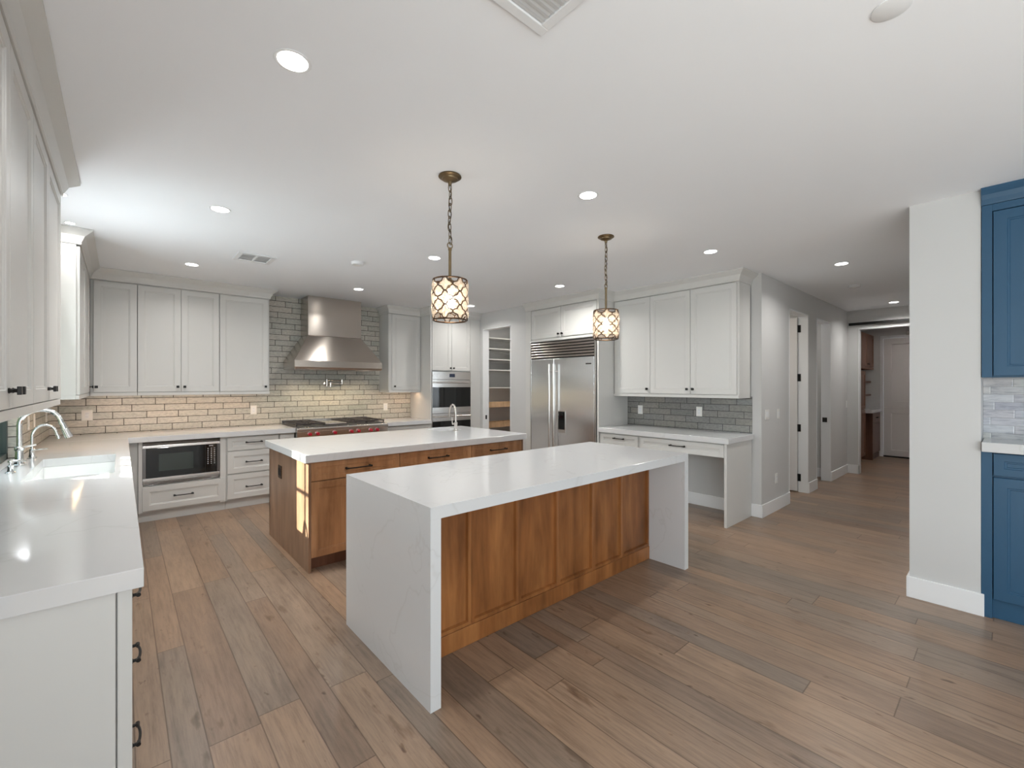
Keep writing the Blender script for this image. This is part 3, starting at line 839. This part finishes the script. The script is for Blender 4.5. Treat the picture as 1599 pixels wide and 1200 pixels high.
plate('wall_switch', 'white switch plate on the left wall tile, second from the window', 'switch', (-.5718, 5.62, 1.16), '+X', kind='switch')
plate('wall_outlet', 'white outlet plate on the left wall tile, closest to the corner', 'outlet', (-.5718, 6.45, 1.15), '+X', .085, .12)
plate('wall_outlet', 'white outlet plate on dark tile at refrigerator end of desk', 'outlet', (5.2866, 3.344, 1.134), '-X')
plate('wall_outlet', 'white outlet plate on dark tile above middle of desk', 'outlet', (5.2866, 2.527, 1.144), '-X')
plate('wall_switch', 'white double switch plate on hallway corner wall', 'switch', (5.455, 1.8298, 1.135), '-Y', .118, .116, 'switch', 2)
plate('wall_switch', 'white single switch plate on hallway corner wall beside the open door', 'switch', (5.815, 1.8298, 1.13), '-Y', .072, .116, 'switch')
plate('wall_outlet', 'white outlet plate low on the hallway corner wall', 'outlet', (5.75, 1.8298, .375), '-Y')
plate('wall_switch', 'small white switch plate on the hallway end near barn rail', 'switch', (9.06, 1.8298, 1.15), '-Y', .072, .116, 'switch')

# ------------------------------------------------------------------ range hood, rangetop, pot filler
t = thing('range_hood', 'large brushed stainless chimney range hood on the tiled wall', 'range hood', (2.295, 6.741, 1.68), 0)
hw, cw = .605, .375
yb, yl, yc = 0, -.55, -.335
zz0, zz1, zz2 = 0, .115, .475
b = B()
def ring(w_, yf, z_): return [(-w_, yb, z_), (-w_, yf, z_), (w_, yf, z_), (w_, yb, z_)]
rs = [ring(hw - .01, yl + .012, zz0 + .0), ring(hw, yl, zz0 + .03), ring(hw, yl, zz1), ring(cw, yc, zz2)]
vs = [[b.bm.verts.new(p) for p in r] for r in rs]
for i in range(3):
    for k in range(4):
        b.bm.faces.new((vs[i][k], vs[i][(k + 1) % 4], vs[i + 1][(k + 1) % 4], vs[i + 1][k]))
b.bm.faces.new(vs[-1])
# underside rim and recessed filter bed
inn = [[b.bm.verts.new(p) for p in ((-hw + .03, yb - .02, z_), (-hw + .03, yl + .045, z_), (hw - .03, yl + .045, z_), (hw - .03, yb - .02, z_))] for z_ in (0, .03)]
for k in range(4):
    b.bm.faces.new((vs[0][k], inn[0][k], inn[0][(k + 1) % 4], vs[0][(k + 1) % 4]))
    b.bm.faces.new((inn[0][k], inn[1][k], inn[1][(k + 1) % 4], inn[0][(k + 1) % 4]))
b.bm.faces.new(inn[1])
b.build('canopy', M['steelv'], t, bev=.003)
B().box(-cw, cw, yc, yb, zz2 + .001, CEIL - 1.68 - .001).build('chimney', M['steelv'], t, bev=.003)
for k in range(4):
    xx = -.45 + .30 * k
    B().lathe([(0, 0), (.028, 0), (.028, -.004), (0, -.004)], (xx, yl + .085, .030)).build('lamp', M['hoodlamp'], t, True)
    lamp('hood_lamp', 'SPOT', (2.295 + xx, 6.741 + yl + .10, 1.69), 7, (1, .80, .52), (0, .25, -1), spot_size=math.radians(120), spot_blend=.7, shadow_soft_size=.03)
f = B()
for k in range(24):
    xx = -.54 + k * .045
    f.box(xx, xx + .03, yl + .13, yb - .06, .018, .028)
f.build('filter', M['darksteel'], t)

RX0, RX1, RY = 1.668, 2.900, 6.0
t = thing('rangetop', 'stainless gas rangetop with red knobs and black grates', 'cooktop', (RX0, RY, .775), 0)
w = RX1 - RX0
B().box(.004, w - .004, .06, .735, .0, .150).build('body', M['darksteel'], t)
prof = [(.0605, 0), (.008, 0), (.004, .005), (.004, .088), (.0, .095), (0, .125), (.008, .138), (.024, .145), (.10, .145), (.10, .0)]
B().extrude_profile([(y, z_) for y, z_ in prof], 0, w, 'x').build('control_panel', M['steel'], t, bev=.001)
for u in (1.821, 1.917, 2.139, 2.364, 2.463, 2.639, 2.734):
    x = u - RX0
    kb = B().lathe([(.030, 0), (.030, -.006), (.0, -.006)], (x, .004, .058), axis='y').build('bezel', M['chrome'], t, True)
    B().lathe([(.0, -.006), (.023, -.006), (.022, -.014), (.020, -.036), (.016, -.040), (0, -.040)], (x, .004, .058), 20, 'y').box(x - .005, x + .005, -.050, -.034, .058 - .019, .058 + .019).build('knob', M['red'], kb, True)
B().box(.012, w - .012, .10, .73, .150, .156).build('burner_pan', M['darksteel'], t)
def grate(x0, x1):
    b = B(); zt = .192; r = .006
    y0, y1 = .112, .722
    for (px_, py_) in ((x0, y0), (x1, y0), (x0, y1), (x1, y1)): b.box(px_ - .008, px_ + .008, py_ - .008, py_ + .008, .156, zt)
    for y in (y0, (y0 + y1) / 2, y1): b.box(x0, x1, y - .007, y + .007, zt - .018, zt)
    for x in (x0, x1): b.box(x - .007, x + .007, y0, y1, zt - .018, zt)
    xc = (x0 + x1) / 2
    for yc_ in (y0 + (y1 - y0) * .25, y0 + (y1 - y0) * .75):
        for k in range(8):
            a = k * PI / 4
            R1 = .14 if k % 2 == 0 else .17
            p0 = (xc + .045 * math.cos(a), yc_ + .045 * math.sin(a), zt - .006)
            p1 = (max(x0, min(x1, xc + R1 * 1.1 * math.cos(a))), max(y0, min(y1, yc_ + R1 * math.sin(a))), zt - .006)
            b.tube([p0, p1], .006, 6)
    b.build('grate', M['iron'], t, bev=.001)
    for yc_ in (y0 + (y1 - y0) * .25, y0 + (y1 - y0) * .75):
        B().lathe([(.055, .156), (.052, .166), (.036, .168), (.034, .176), (0, .178)], (xc, yc_, 0)).build('burner', M['iron'], t, True)
grate(.022, .372); grate(.690, .950); grate(.965, 1.214)
B().box(.392, .672, .115, .72, .156, .176).build('griddle', M['steel'], t, bev=.004)
B().box(.004, w - .004, .735, .741, .0, .20).build('back_guard', M['steel'], t)

t = thing('pot_filler', 'chrome folding pot filler faucet on tile above the rangetop', 'faucet', (2.27, 6.742, 1.49), 0)
B().lathe([(.034, 0), (.034, -.006), (.016, -.012), (.014, -.04)], (0, 0, 0), 24, 'y').build('flange', M['nickel'], t, True)
b = B().cyl((0, -.045, -.045), (0, -.045, .06), .012).tube([(0, -.045, .045), (.22, -.05, .045)], .0085, 10).cyl((.22, -.05, -.01), (.22, -.05, .062), .012)
b.build('inner_arm', M['nickel'], t, True)
b = B().tube([(.22, -.052, .0), (.04, -.085, .0)], .0085, 10).cyl((.04, -.085, -.05), (.04, -.085, .02), .0115)
b.build('outer_arm', M['nickel'], t, True)
B().tube([(0, -.045, -.04), (0, -.075, -.048), (.035, -.08, -.05)], .005, 8).build('valve_lever', M['nickel'], t, True)

# under-cabinet light strips
def strip(label, x0, x1, y, z_, energy, rz=0.0):
    t = thing('light_strip', label, 'light strip', ((x0 + x1) / 2, y, z_), rz, None)
    hx = (x1 - x0) / 2
    B().box(-hx, hx, -.010, .010, -.006, 0).build('housing', M['plate'], t)
    B().box(-hx + .003, hx - .003, -.007, .007, -.008, -.006).build('diffuser', M['ledwarm'], t)
    l = lamp('strip_light', 'AREA', ((x0 + x1) / 2, y, z_ - .010), energy, (1, .67, .44), (0, .15, -1), shape='RECTANGLE', size=x1 - x0, size_y=.02)
    if rz: l.rotation_euler = (0, -.15, rz)
strip('warm light strip under the back left corner upper cabinet', -.20, .10, 6.47, RB + .0325, .6)
strip('warm light strip under the two door upper cabinet on the back wall', .16, .87, 6.47, RB + .0325, 1.2)
strip('warm light strip under the upper cabinet directly left of the hood', .93, 1.41, 6.47, RB + .0325, .8)
strip('warm light strip under the corner upper cabinet on the left wall', -.30 - .60, -.30 + .60, 5.68, RB + .0325, 2.2, PI / 2)
strip('warm light strip under the upper cabinet right of the hood', 3.14, 3.63, 6.47, RB + .0325, .9)

# ------------------------------------------------------------------ rear island
IX0, IX1, IY0, IY1 = 1.086, 3.36, 3.617, 4.826
IT = .926
t = thing('kitchen_island', 'stained wood island cabinet in front of the rangetop', 'island', (IX0, IY0, 0), 0)
L, D = IX1 - IX0, IY1 - IY0
B().box(.021, L - .021, .022, .040, .105, IT - .063).box(.021, L - .021, .040, D - .022, .105, .68).build('carcass', M['woodlit'], t)
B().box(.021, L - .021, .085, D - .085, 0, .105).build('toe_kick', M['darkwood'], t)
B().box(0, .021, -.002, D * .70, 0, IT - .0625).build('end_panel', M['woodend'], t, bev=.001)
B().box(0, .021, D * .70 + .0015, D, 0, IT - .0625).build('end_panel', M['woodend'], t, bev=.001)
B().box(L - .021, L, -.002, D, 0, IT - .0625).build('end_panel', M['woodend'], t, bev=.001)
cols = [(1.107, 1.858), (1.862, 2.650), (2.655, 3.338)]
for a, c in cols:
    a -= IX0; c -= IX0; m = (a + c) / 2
    d = B().shaker(a, c, .712, .857, 0, .021, .040).build('drawer', M['woodlit'], t)
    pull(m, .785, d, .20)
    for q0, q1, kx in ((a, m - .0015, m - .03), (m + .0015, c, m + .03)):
        d = B().shaker(q0, q1, .112, .706, 0, .021, .052).build('door', M['woodlit'], t)
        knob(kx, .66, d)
o = B().box(0, L, D - .021, D, .105, IT - .0625).build('back_panel', M['woodlit'], t)
t = thing('island_outlet', 'dark bronze outlet plate on wood end of the rear island', 'outlet', (IX0 - .0003, 4.43, .675), ROT['-X'])
B().box(-.058, .058, -.005, 0, -.058, .058).build('cover_plate', M['bronzedark'], t, bev=.002)
for xx in (-.024, .024): B().box(xx - .0165, xx + .0165, -.0075, -.005, -.033, .033).build('socket', M['black'], t, bev=.001)

b = B().slab_with_hole([1.055, 2.80, 3.10, 3.388], [3.585, 4.44, 4.72, 4.86], IT - .062, IT)
o = tag(b.build('island_countertop', M['quartz'], bev=.003), 'white quartz countertop with small prep sink on the rear island', 'countertop')
sink('prep_sink', 'small white prep sink in the rear island countertop', 2.80, 3.10, 4.44, 4.72, IT - .063, .16)
t = thing('prep_faucet', 'brushed nickel gooseneck faucet on the rear island', 'faucet', (2.955, 4.345, IT + .0005), 0)
b = B(); tip = gooseneck(b, (0, 0, .02), .185, .13, .285, (0, 1), .0115, .045)
b.build('spout', M['nickel'], t, True)
B().lathe([(.030, 0), (.030, .006), (.020, .014), (.018, .08), (.021, .085), (.021, .10), (.014, .105)]).build('base', M['nickel'], t, True)
B().tube([(-.01, 0, .085), (-.045, .0, .085), (-.05, 0, .10), (-.052, 0, .165)], [.011, .010, .006, .005], 10).build('lever', M['nickel'], t, True)

# ------------------------------------------------------------------ front island
FX0, FX1, FY0, FY1, FT = 1.031, 3.398, 1.715, 2.70, .919
t = thing('waterfall_countertop', 'thick white quartz waterfall countertop of the front island', 'countertop', (FX0, FY0, 0), 0)
B().box(0, FX1 - FX0, 0, FY1 - FY0, FT - .058, FT).build('top', M['quartz'], t, bev=.0006, seg=1)
B().box(0, .055, 0, FY1 - FY0, 0, FT - .058).build('leg', M['quartz'], t)
B().box(FX1 - FX0 - .055, FX1 - FX0, 0, FY1 - FY0, 0, FT - .058).build('leg', M['quartz'], t)
PY = 2.03
t = thing('island_cabinet', 'stained wood panelled cabinet under the white waterfall countertop', 'island', (FX0 + .056, PY, 0), 0)
W = FX1 - FX0 - .112
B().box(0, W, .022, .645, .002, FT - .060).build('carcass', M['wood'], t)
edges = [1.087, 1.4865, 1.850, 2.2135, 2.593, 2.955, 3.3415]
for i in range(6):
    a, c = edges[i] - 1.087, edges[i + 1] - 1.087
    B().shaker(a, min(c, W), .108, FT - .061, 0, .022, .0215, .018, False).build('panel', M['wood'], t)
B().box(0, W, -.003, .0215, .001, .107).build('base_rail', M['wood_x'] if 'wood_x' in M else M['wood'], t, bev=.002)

# ------------------------------------------------------------------ refrigerator wall
RF = 4.64
t = thing('fridge_surround', 'white tall panels framing the stainless refrigerator', 'panel', (RF, 4.93, 0), ROT['-X'])
B().box(0, .115, 0, .02, 0, 2.585).box(.095, .115, .02, .64, 0, 2.585).build('side_panel', M['cabinet'], t, bev=.002)
B().box(1.353, 1.380, 0, .652, 0, 2.585).build('side_panel', M['cabinet'], t, bev=.002)
B().box(.115, 1.353, 0, .02, 2.108, 2.140).build('header', M['cabinet'], t, bev=.002)
cabinet('fridge_cabinet', 'white two door cabinet above the stainless refrigerator', 'cabinet', RF, 4.8135, '-X', 1.234, .62, 2.142, 2.585,
        [('door', .004, .600, 2.150, DT, ('knob', .565, 2.195)), ('door', .604, 1.230, 2.150, DT, ('knob', .635, 2.195))])
FRW = 1.222
t = thing('refrigerator', 'built-in stainless side by side refrigerator with louvered top grille', 'refrigerator', (4.622, 4.808, 0), ROT['-X'])
B().box(.004, FRW - .004, .035, .64, .0, 2.105).build('body', M['darksteel'], t)
B().box(.0, .014, .0, .035, .0, 2.105).box(FRW - .022, FRW, .0, .035, 0, 2.105).build('frame', M['steel'], t, bev=.002)
fz = .478
d1 = B().box(.016, fz, .0, .033, .10, 1.846).build('freezer_door', M['steelcool'], t, bev=.004)
d2 = B().box(fz + .005, FRW - .024, .0, .033, .10, 1.846).build('door', M['steelcool'], t, bev=.004)
for x, d in ((.438, d1), (.522, d2)):
    h = B().tube([(x, -.055, .25), (x, -.055, 1.765)], .0125, 14)
    for zz in (.35, 1.66): h.cyl((x, 0, zz), (x, -.055, zz), .010, n=12)
    h.build('handle', M['nickel'], d, True)
dp = B().box(.560, .700, -.006, 0, .800, 1.110).build('dispenser', M['steel'], d2, bev=.002)
B().box(.572, .688, -.0075, -.0055, .845, 1.095).build('dispenser_recess', M['blackglass'], d2)
B().box(.602, .658, -.020, -.0055, 1.04, 1.07).build('dispenser_spout', M['black'], d2, bev=.002)
B().box(1.06, 1.15, -.004, 0, 1.742, 1.762).build('nameplate', M['darksteel'], d2)
g = B()
B().box(.016, FRW - .024, .028, .034, 1.852, 2.10).build('grille_backing', M['void'], t)
for k in range(6):
    z0 = 1.862 + k * .0395
    g.extrude_profile([(.0, z0), (.003, z0 - .002), (.022, z0 + .022), (.022, z0 + .028), (.006, z0 + .026), (.0, z0 + .018)], .016, FRW - .024, 'x')
g.build('grille', M['grillesteel'], t, True)
B().box(.016, FRW - .024, .02, .034, 0, .095).build('kick_plate', M['darksteel'], t)

# ------------------------------------------------------------------ desk area
DX = 4.96
cabinet('upper_cabinet', 'white three door upper cabinet above the white desk', 'cabinet', DX, 3.549, '-X', 1.609, .326, 1.322, 2.585,
        [('door', .012, .547, 1.360, DT, ('knob', .512, 1.42)), ('door', .547, 1.070, 1.360, DT, ('knob', 1.036, 1.42)), ('door', 1.070, 1.588, 1.360, DT, ('knob', 1.106, 1.42))], group=G, rail=.034)
DKX = 4.64
cabinet('drawer_base', 'white drawer base beside refrigerator at the desk', 'cabinet', DKX, 3.548, '-X', .600, .650, 0, .861,
        [('drawer', .018, .577, .715, .850, ('pull', .31, .80, .13), .042), ('drawer', .018, .577, .43, .707, ('pull', .31, .57, .13)), ('drawer', .018, .577, .12, .422, ('pull', .31, .27, .13))], group=GB, kick=True)
t = thing('built_in_desk', 'white built-in desk with pencil drawer and open knee space', 'desk', (DKX, 2.946, 0), ROT['-X'])
d = B().shaker(.006, .985, .715, .850, 0, .021, .045).build('drawer', M['cabinet'], t)
pull(.48, .79, d, .16)
B().box(0, .988, .021, .60, .712, .861).build('apron', M['cabinet'], t)
B().box(.989, 1.017, -.004, .652, 0, .861).build('end_panel', M['cabinet'], t, bev=.002)
o = B().box(4.615, 5.2865, 1.905, 3.548, .862, .92).build('desk_countertop', M['quartz'], bev=.003)
tag(o, 'white quartz desk countertop below the dark grey tile', 'countertop')

# ------------------------------------------------------------------ pendants
def pendant(name, label, x, y, group):
    t = thing(name, label, 'pendant light', (x, y, CEIL), 0, group)
    B().lathe([(0, 0), (.066, 0), (.068, -.006), (.060, -.012), (.048, -.016), (.046, -.022), (.030, -.028), (.012, -.036), (.009, -.055), (0, -.056)]).build('canopy', M['bronze'], t, True)
    # chain: interlocked oval links with a cord beside
    c = B(); zt, zb = -.050, -.400; n = 9; pitch = (zt - zb) / n
    for k in range(n):
        zc = zt - pitch * (k + .5); hl = pitch * .68; hw_ = .0105
        pts = []
        for q in range(14):
            a = 2 * PI * q / 14
            u, v = hw_ * math.cos(a), hl * math.sin(a)
            wob = .004 * math.sin(k * .9)
            pts.append((u + wob, 0, zc + v) if k % 2 == 0 else (wob, u, zc + v))
        c.tube(pts, .0028, 6, closed=True)
    c.build('chain', M['bronze'], t, True)
    B().tube([(.006 * math.sin(k * 1.1), .006 * math.cos(k * 1.3), zt - (zt - zb) * k / 14) for k in range(15)], .0022, 6).build('cord', M['black'], t, True)
    B().tube([(.017 * math.cos(2 * PI * q / 18), 0, -.412 + .017 * math.sin(2 * PI * q / 18)) for q in range(18)], .0032, 8, closed=True).build('loop', M['bronze'], t, True)
    B().cyl((0, 0, -.428), (0, 0, -.615), .0085, n=14).cyl((0, 0, -.425), (0, 0, -.44), .011, n=14).build('rod', M['bronze'], t, True)
    R, zT, zB = .098, -.618, -.855
    for nm, z_ in (('top_ring', zT), ('bottom_ring', zB)):
        f = B().tube([(R * math.cos(2 * PI * q / 40), R * math.sin(2 * PI * q / 40), z_) for q in range(40)], .0048, 8, closed=True)
        if nm == 'top_ring':
            for k in range(3):
                a = 2 * PI * k / 3
                f.tube([(0, 0, zT), (R * math.cos(a), R * math.sin(a), zT)], .0035, 6)
        f.build(nm, M['bronzedark'], t, True)
    # quatrefoil cells round the drum: a faceted crystal in every cell, outlined by the bronze lattice
    NQ = 7; rows = 3; hh = (zT - zB) / rows
    lat = B(); cr = B()
    pw = 2 * PI * R / NQ
    def quat(th): return .80 + .20 * math.cos(4 * th)
    for s2 in range(0, rows * 2 + 1):
        zc = zT - s2 * hh / 2
        edge = s2 == 0 or s2 == rows * 2
        for k in range(NQ):
            a0 = 2 * PI * (k + (.5 if s2 % 2 == 0 else 0)) / NQ + .25
            def P(u, v, d):
                a = a0 + u / R
                return ((R + d) * math.cos(a), (R + d) * math.sin(a), zc + v)
            n = 32
            pts = []
            for q in range(n):
                th = 2 * PI * q / n
                u, v = pw * .5 * quat(th) * math.cos(th), hh * .5 * quat(th) * math.sin(th)
                pts.append(P(u, v, .004))
            if s2 % 2 == 1:
                lat.tube(pts, .0034, 6, closed=True)
            if edge: continue
            rings = []
            for sc_, d in ((.86, -.004), (.86, .003), (.62, .010), (.30, .013)):
                rings.append([cr.bm.verts.new(P(pw * .5 * sc_ * quat(2 * PI * q / 16) * math.cos(2 * PI * q / 16), hh * .5 * sc_ * quat(2 * PI * q / 16) * math.sin(2 * PI * q / 16), d)) for q in range(16)])
            for r_ in range(3):
                for q in range(16):
                    cr.bm.faces.new((rings[r_][q], rings[r_][(q + 1) % 16], rings[r_ + 1][(q + 1) % 16], rings[r_ + 1][q]))
            cr.bm.faces.new(rings[0][::-1]); cr.bm.faces.new(rings[3])
    lat.build('lattice', M['bronzedark'], t, True)
    cr.build('crystals', M['crystal'], t)
    B().cyl((0, 0, -.615), (0, 0, -.675), .016, n=16).build('socket', M['bronze'], t, True)
    B().lathe([(0, -.675), (.012, -.677), (.016, -.69), (.028, -.73), (.030, -.75), (.024, -.775), (.010, -.787), (0, -.788)], n=20).build('bulb', M['bulb'], t, True)
    lamp('pendant_lamp', 'POINT', (x, y, CEIL - .74), 9, (1, .86, .70), shadow_soft_size=.035)
    return t
pendant('pendant_light', 'crystal drum pendant on bronze chain hanging nearer the camera', 1.458, 2.205, 'crystal pendants over the front island')
pendant('pendant_light', 'crystal drum pendant on bronze chain hanging before the refrigerator', 3.025, 2.24, 'crystal pendants over the front island')

# ------------------------------------------------------------------ pantry
PS = [2.374, 2.170, 1.967, 1.764, 1.428]
lab = ['topmost white pantry shelf', 'second white pantry shelf from the top', 'third white pantry shelf from the top', 'fourth white pantry shelf from the top', 'lowest white pantry shelf above the wooden roll-out trays']
for z_, l in zip(PS, lab):
    t = thing('pantry_shelf', l, 'shelf', (5.715, 6.50, z_ - .022), 0, 'white pantry shelves')
    B().box(-.934, .934, 0, .378, 0, .022).build('board', M['cabinet'], t, bev=.002)
    B().box(-.934, .934, .36, .379, -.04, -.0005).build('cleat', M['cabinet'], t)
for z_, l in ((1.045, 'upper wooden roll-out tray in the pantry'), (.663, 'lower wooden roll-out tray in the pantry')):
    t = thing('pantry_tray', l, 'tray', (5.715, 6.49, z_), 0, 'wooden roll-out trays')
    B().box(-.93, .93, 0, .016, 0, .108).build('tray_front', M['drawerwood'], t, bev=.002)
    B().box(-.93, .93, .016, .37, 0, .012).box(-.93, -.915, .016, .37, .012, .09).box(.915, .93, .016, .37, .012, .09).box(-.93, .93, .355, .37, .012, .09).build('tray_box', M['drawerwood'], t)
t = thing('pantry_side_panels', 'white uprights carrying the pantry trays and shelves', 'panel', (5.715, 6.51, 0), 0)
B().box(-.9345, -.931, 0, .368, 0, 1.36).build('upright', M['cabinet'], t)
B().box(.931, .9345, 0, .368, 0, 1.36).build('upright', M['cabinet'], t)
t = thing('strike_plate', 'black strike plate on the pantry door jamb', 'strike plate', (4.72, PD1 - .0155, .915), 0)
B().box(-.016, .016, -.003, 0, -.035, .035).build('plate', M['black'], t)
lamp('pantry_fill', 'AREA', (5.55, 5.7, CEIL - .03), 15, (1, .95, .88), (0, 0, -1), shape='DISK', size=.15)  # unseen ceiling lamp added to brighten the pantry

# ------------------------------------------------------------------ hallway
t = thing('door_leaf', 'white hallway door standing open on four black hinges', 'door', (6.985, 1.945, 0), 0)
b = B().shaker(0, .74, .012, 2.395, 0, .035, .11, .008)
o = b.build('panel', M['doorpaint'], t)
o.rotation_euler = (0, 0, PI / 2 + PI); o.location = (-.038, .745, 0)
for z_ in (.20, .88, 1.57, 2.24):
    B().box(-.026, -.0205, -.034, -.004, z_ - .05, z_ + .05).cyl((-.030, -.002, z_ - .05), (-.030, -.002, z_ + .05), .008, n=10).build('hinge', M['black'], t)
t = thing('strike_plate', 'black latch on the second hallway door jamb', 'strike plate', (8.0845, 1.90, .935), 0)
B().box(-.006, 0, -.03, .03, -.035, .035).build('plate', M['black'], t)
t = thing('barn_door_rail', 'black barn door rail above the opening at hallway end', 'rail', (9.085, .50, 2.475), 0)
B().box(-.008, .0, 0, 1.30, -.022, .022).build('rail', M['black'], t, bev=.002)
for y in (.12, .50, .88, 1.22): B().cyl((0, y, 0), (.044, y, 0), .012, n=12).build('standoff', M['black'], t, True)

# mudroom beyond the opening
t = thing('mudroom_door', 'pale two panel door at the far end of the hallway', 'door', (11.748, 1.748, 0), ROT['-X'])
b = B().box(.006, .90, .0, .03, .012, 2.425); b.build('slab', M['doorpaint'], t, bev=.002)
B().shaker(.006, .89, 1.02, 2.418, -.014, .014, .115, .010).build('upper_panel', M['doorpaint'], t)
B().shaker(.006, .89, .03, 1.016, -.014, .014, .115, .010).build('lower_panel', M['doorpaint'], t)
B().box(0, .90, -.012, .02, 0, .028).build('sweep', M['black'], t)
b = B().box(11.735, 11.75, 1.752, 1.80, 0, 2.48).box(11.735, 11.75, .80, 1.80, 2.435, 2.48)
struct('trim_10', b, M['trim'])
t = thing('door_closer', 'small metal door closer box above the far door', 'door closer', (11.749, 1.33, 2.50), ROT['-X'])
B().box(-.06, .06, -.05, 0, -.03, .05).build('body', M['nickel'], t, bev=.004)
B().tube([(0, -.05, .0), (.14, -.10, .0), (.05, -.02, -.05)], .006, 6).build('arm', M['darksteel'], t)
mud = 'brown wood mudroom cabinets'
cabinet('tall_cabinet', 'tall reddish brown cabinet just inside the mudroom opening', 'cabinet', 9.35, 1.86, '-Y', 1.36, .595, 0, 1.74, [('door', .004, .68, .12, 1.0, None), ('door', .68, 1.356, .12, 1.0, None), ('door', .004, .68, 1.006, 1.735, None), ('door', .68, 1.356, 1.006, 1.735, None)], M['darkwood'], mud, kick=True)
cabinet('upper_cabinet', 'reddish brown upper cabinets in the mudroom', 'cabinet', 9.35, 1.905, '-Y', 2.398, .55, 1.79, 2.50,
        [('door', .004 + .598 * k, .598 * (k + 1), 1.84, 2.495, ('knob', .598 * k + (.56 if k % 2 == 0 else .04), 1.89)) for k in range(4)], M['darkwood'], mud, rail=.04)
t = thing('shelf_unit', 'dark brown open lower shelf unit below the mudroom counter', 'shelf', (11.0, 1.80, 0), 0, mud)
B().box(0, .02, 0, .655, 0, .92).box(.02, .745, .635, .655, 0, .92).box(.02, .745, .02, .635, 0, .09).build('carcass', M['darkwood'], t)
B().box(.022, .742, 0, .019, .12, .70).build('door', M['darkwood'], t, bev=.002)
d = B().box(.022, .742, 0, .019, .71, .915).build('drawer', M['darkwood'], t, bev=.002)
pull(.38, .82, d, .13)
for z_ in (.33, .62): B().box(-.20, -.001, .25, .65, z_, z_ + .025).build('shelf', M['cabinet'], t)
o = B().box(10.76, 11.748, 1.77, 2.455, .925, .985).build('mudroom_countertop', M['quartz'], bev=.003)
tag(o, 'small white countertop in the mudroom', 'countertop')
for z_, l in ((1.25, 'lower dark floating shelf in the mudroom'), (1.52, 'upper dark floating shelf in the mudroom')):
    o = B().box(10.95, 11.748, 1.95, 2.455, z_, z_ + .03).build('floating_shelf', M['darkwood'], bev=.002)
    tag(o, l, 'shelf', 'floating mudroom shelves')

lamp('mudroom_fill', 'AREA', (10.6, .9, CEIL - .03), 10, (1, .94, .90), (0, 0, -1), shape='DISK', size=.15)  # unseen lamp added to brighten the mudroom and its far door
lamp('closet_light', 'AREA', (6.3, 2.7, CEIL - .03), 8, (1, .92, .80), (0, 0, -1), shape='DISK', size=.15)
lamp('closet_light', 'AREA', (7.8, 2.7, CEIL - .03), 5, (1, .94, .88), (0, 0, -1), shape='DISK', size=.15)
# ------------------------------------------------------------------ blue bar cabinets
BX = 4.086
t = cabinet('upper_cabinet', 'blue upper bar cabinet at right edge of the photo', 'cabinet', BX, .127, '-X', 1.90, .318, 1.515, 2.60,
            [('door', .048, .66, 1.522, 2.555, None), ('door', .66, 1.28, 1.522, 2.555, None), ('door', 1.28, 1.895, 1.522, 2.555, None)], M['blue'], body=None)
B().box(0, .046, .0, .318, 0, 1.085).box(.046, 1.90, .021, .318, .0, 1.085).build('carcass', M['blue'], t, bev=.0015)
B().box(.046, 1.90, .0, .0205, 1.042, 1.085).build('top_rail', M['blue'], t, bev=.0015)
b = B().sweep([(-.02, 2.602), (.002, 2.602), (.006, 2.612), (.010, 2.635), (.020, 2.662), (.034, 2.682), (.038, 2.688), (.038, 2.7045), (-.02, 2.7045)], [(BX, .128, -1, 0), (BX, -1.773, -1, 0)])
struct('trim_9', b, M['blue'])
t = cabinet('base_cabinet', 'blue base bar cabinet standing on the floor at right edge', 'cabinet', 4.0965, .129, '-X', 1.90, .306, 0, 1.045,
            [('drawer', .050, .66, .897, 1.040, None, .045), ('door', .050, .66, .12, .890, None), ('drawer', .66, 1.28, .897, 1.040, None, .045), ('door', .66, 1.28, .12, .890, None), ('drawer', 1.28, 1.895, .897, 1.040, None, .045), ('door', 1.28, 1.895, .12, .890, None)], M['blue'], body=None)
B().box(0, .048, -.002, .306, 0, 1.045).box(.048, 1.90, .021, .306, .0, 1.045).build('carcass', M['blue'], t, bev=.0015)
o = B().box(4.050, 4.402, -1.79, .126, 1.047, 1.107).build('bar_countertop', M['quartz'], bev=.003)
tag(o, 'white countertop on the blue bar cabinet', 'countertop')
o = B().box(4.403, 4.4095, -1.79, .129, 1.047, 1.515).build('tile_backsplash', M['tile_bar'])
tag(o, 'pale streaked glass tile backsplash between the blue bar cabinets', 'backsplash')

# ------------------------------------------------------------------ outside the sink window
struct('ground', B().box(-9, -.77, -4, 12, -.15, -.03), M['stucco'])
b = B()  # unseen leafy bank added to keep the sun off most of the sink
nx, nz = 90, 14
grid = {}
for i in range(nx + 1):
    y = 3.0 + 6.0 * i / nx
    top = 2.21 + .07 * math.sin(y * 9.1) + .06 * math.sin(y * 4.3 + 1) + .05 * math.sin(y * 21 + 2)
    ring_ = []
    for j in range(nz + 1):
        a = PI * j / nz
        xo = -2.25 + .30 * math.cos(a) + .03 * math.sin(y * 17 + j * 2.1)
        zo = -.06 + (top + .06) * (math.sin(a) ** .35 if 0 < j < nz else 0)
        ring_.append(b.bm.verts.new((xo, y, zo)))
    grid[i] = ring_
for i in range(nx):
    for j in range(nz):
        b.bm.faces.new((grid[i][j], grid[i + 1][j], grid[i + 1][j + 1], grid[i][j + 1]))
b.bm.faces.new(grid[0]); b.bm.faces.new(grid[nx][::-1])
tag(b.build('sun_blocker', M['leaf'], smooth=True), 'added unseen green hedge standing outside the sink window', 'sun_blocker')
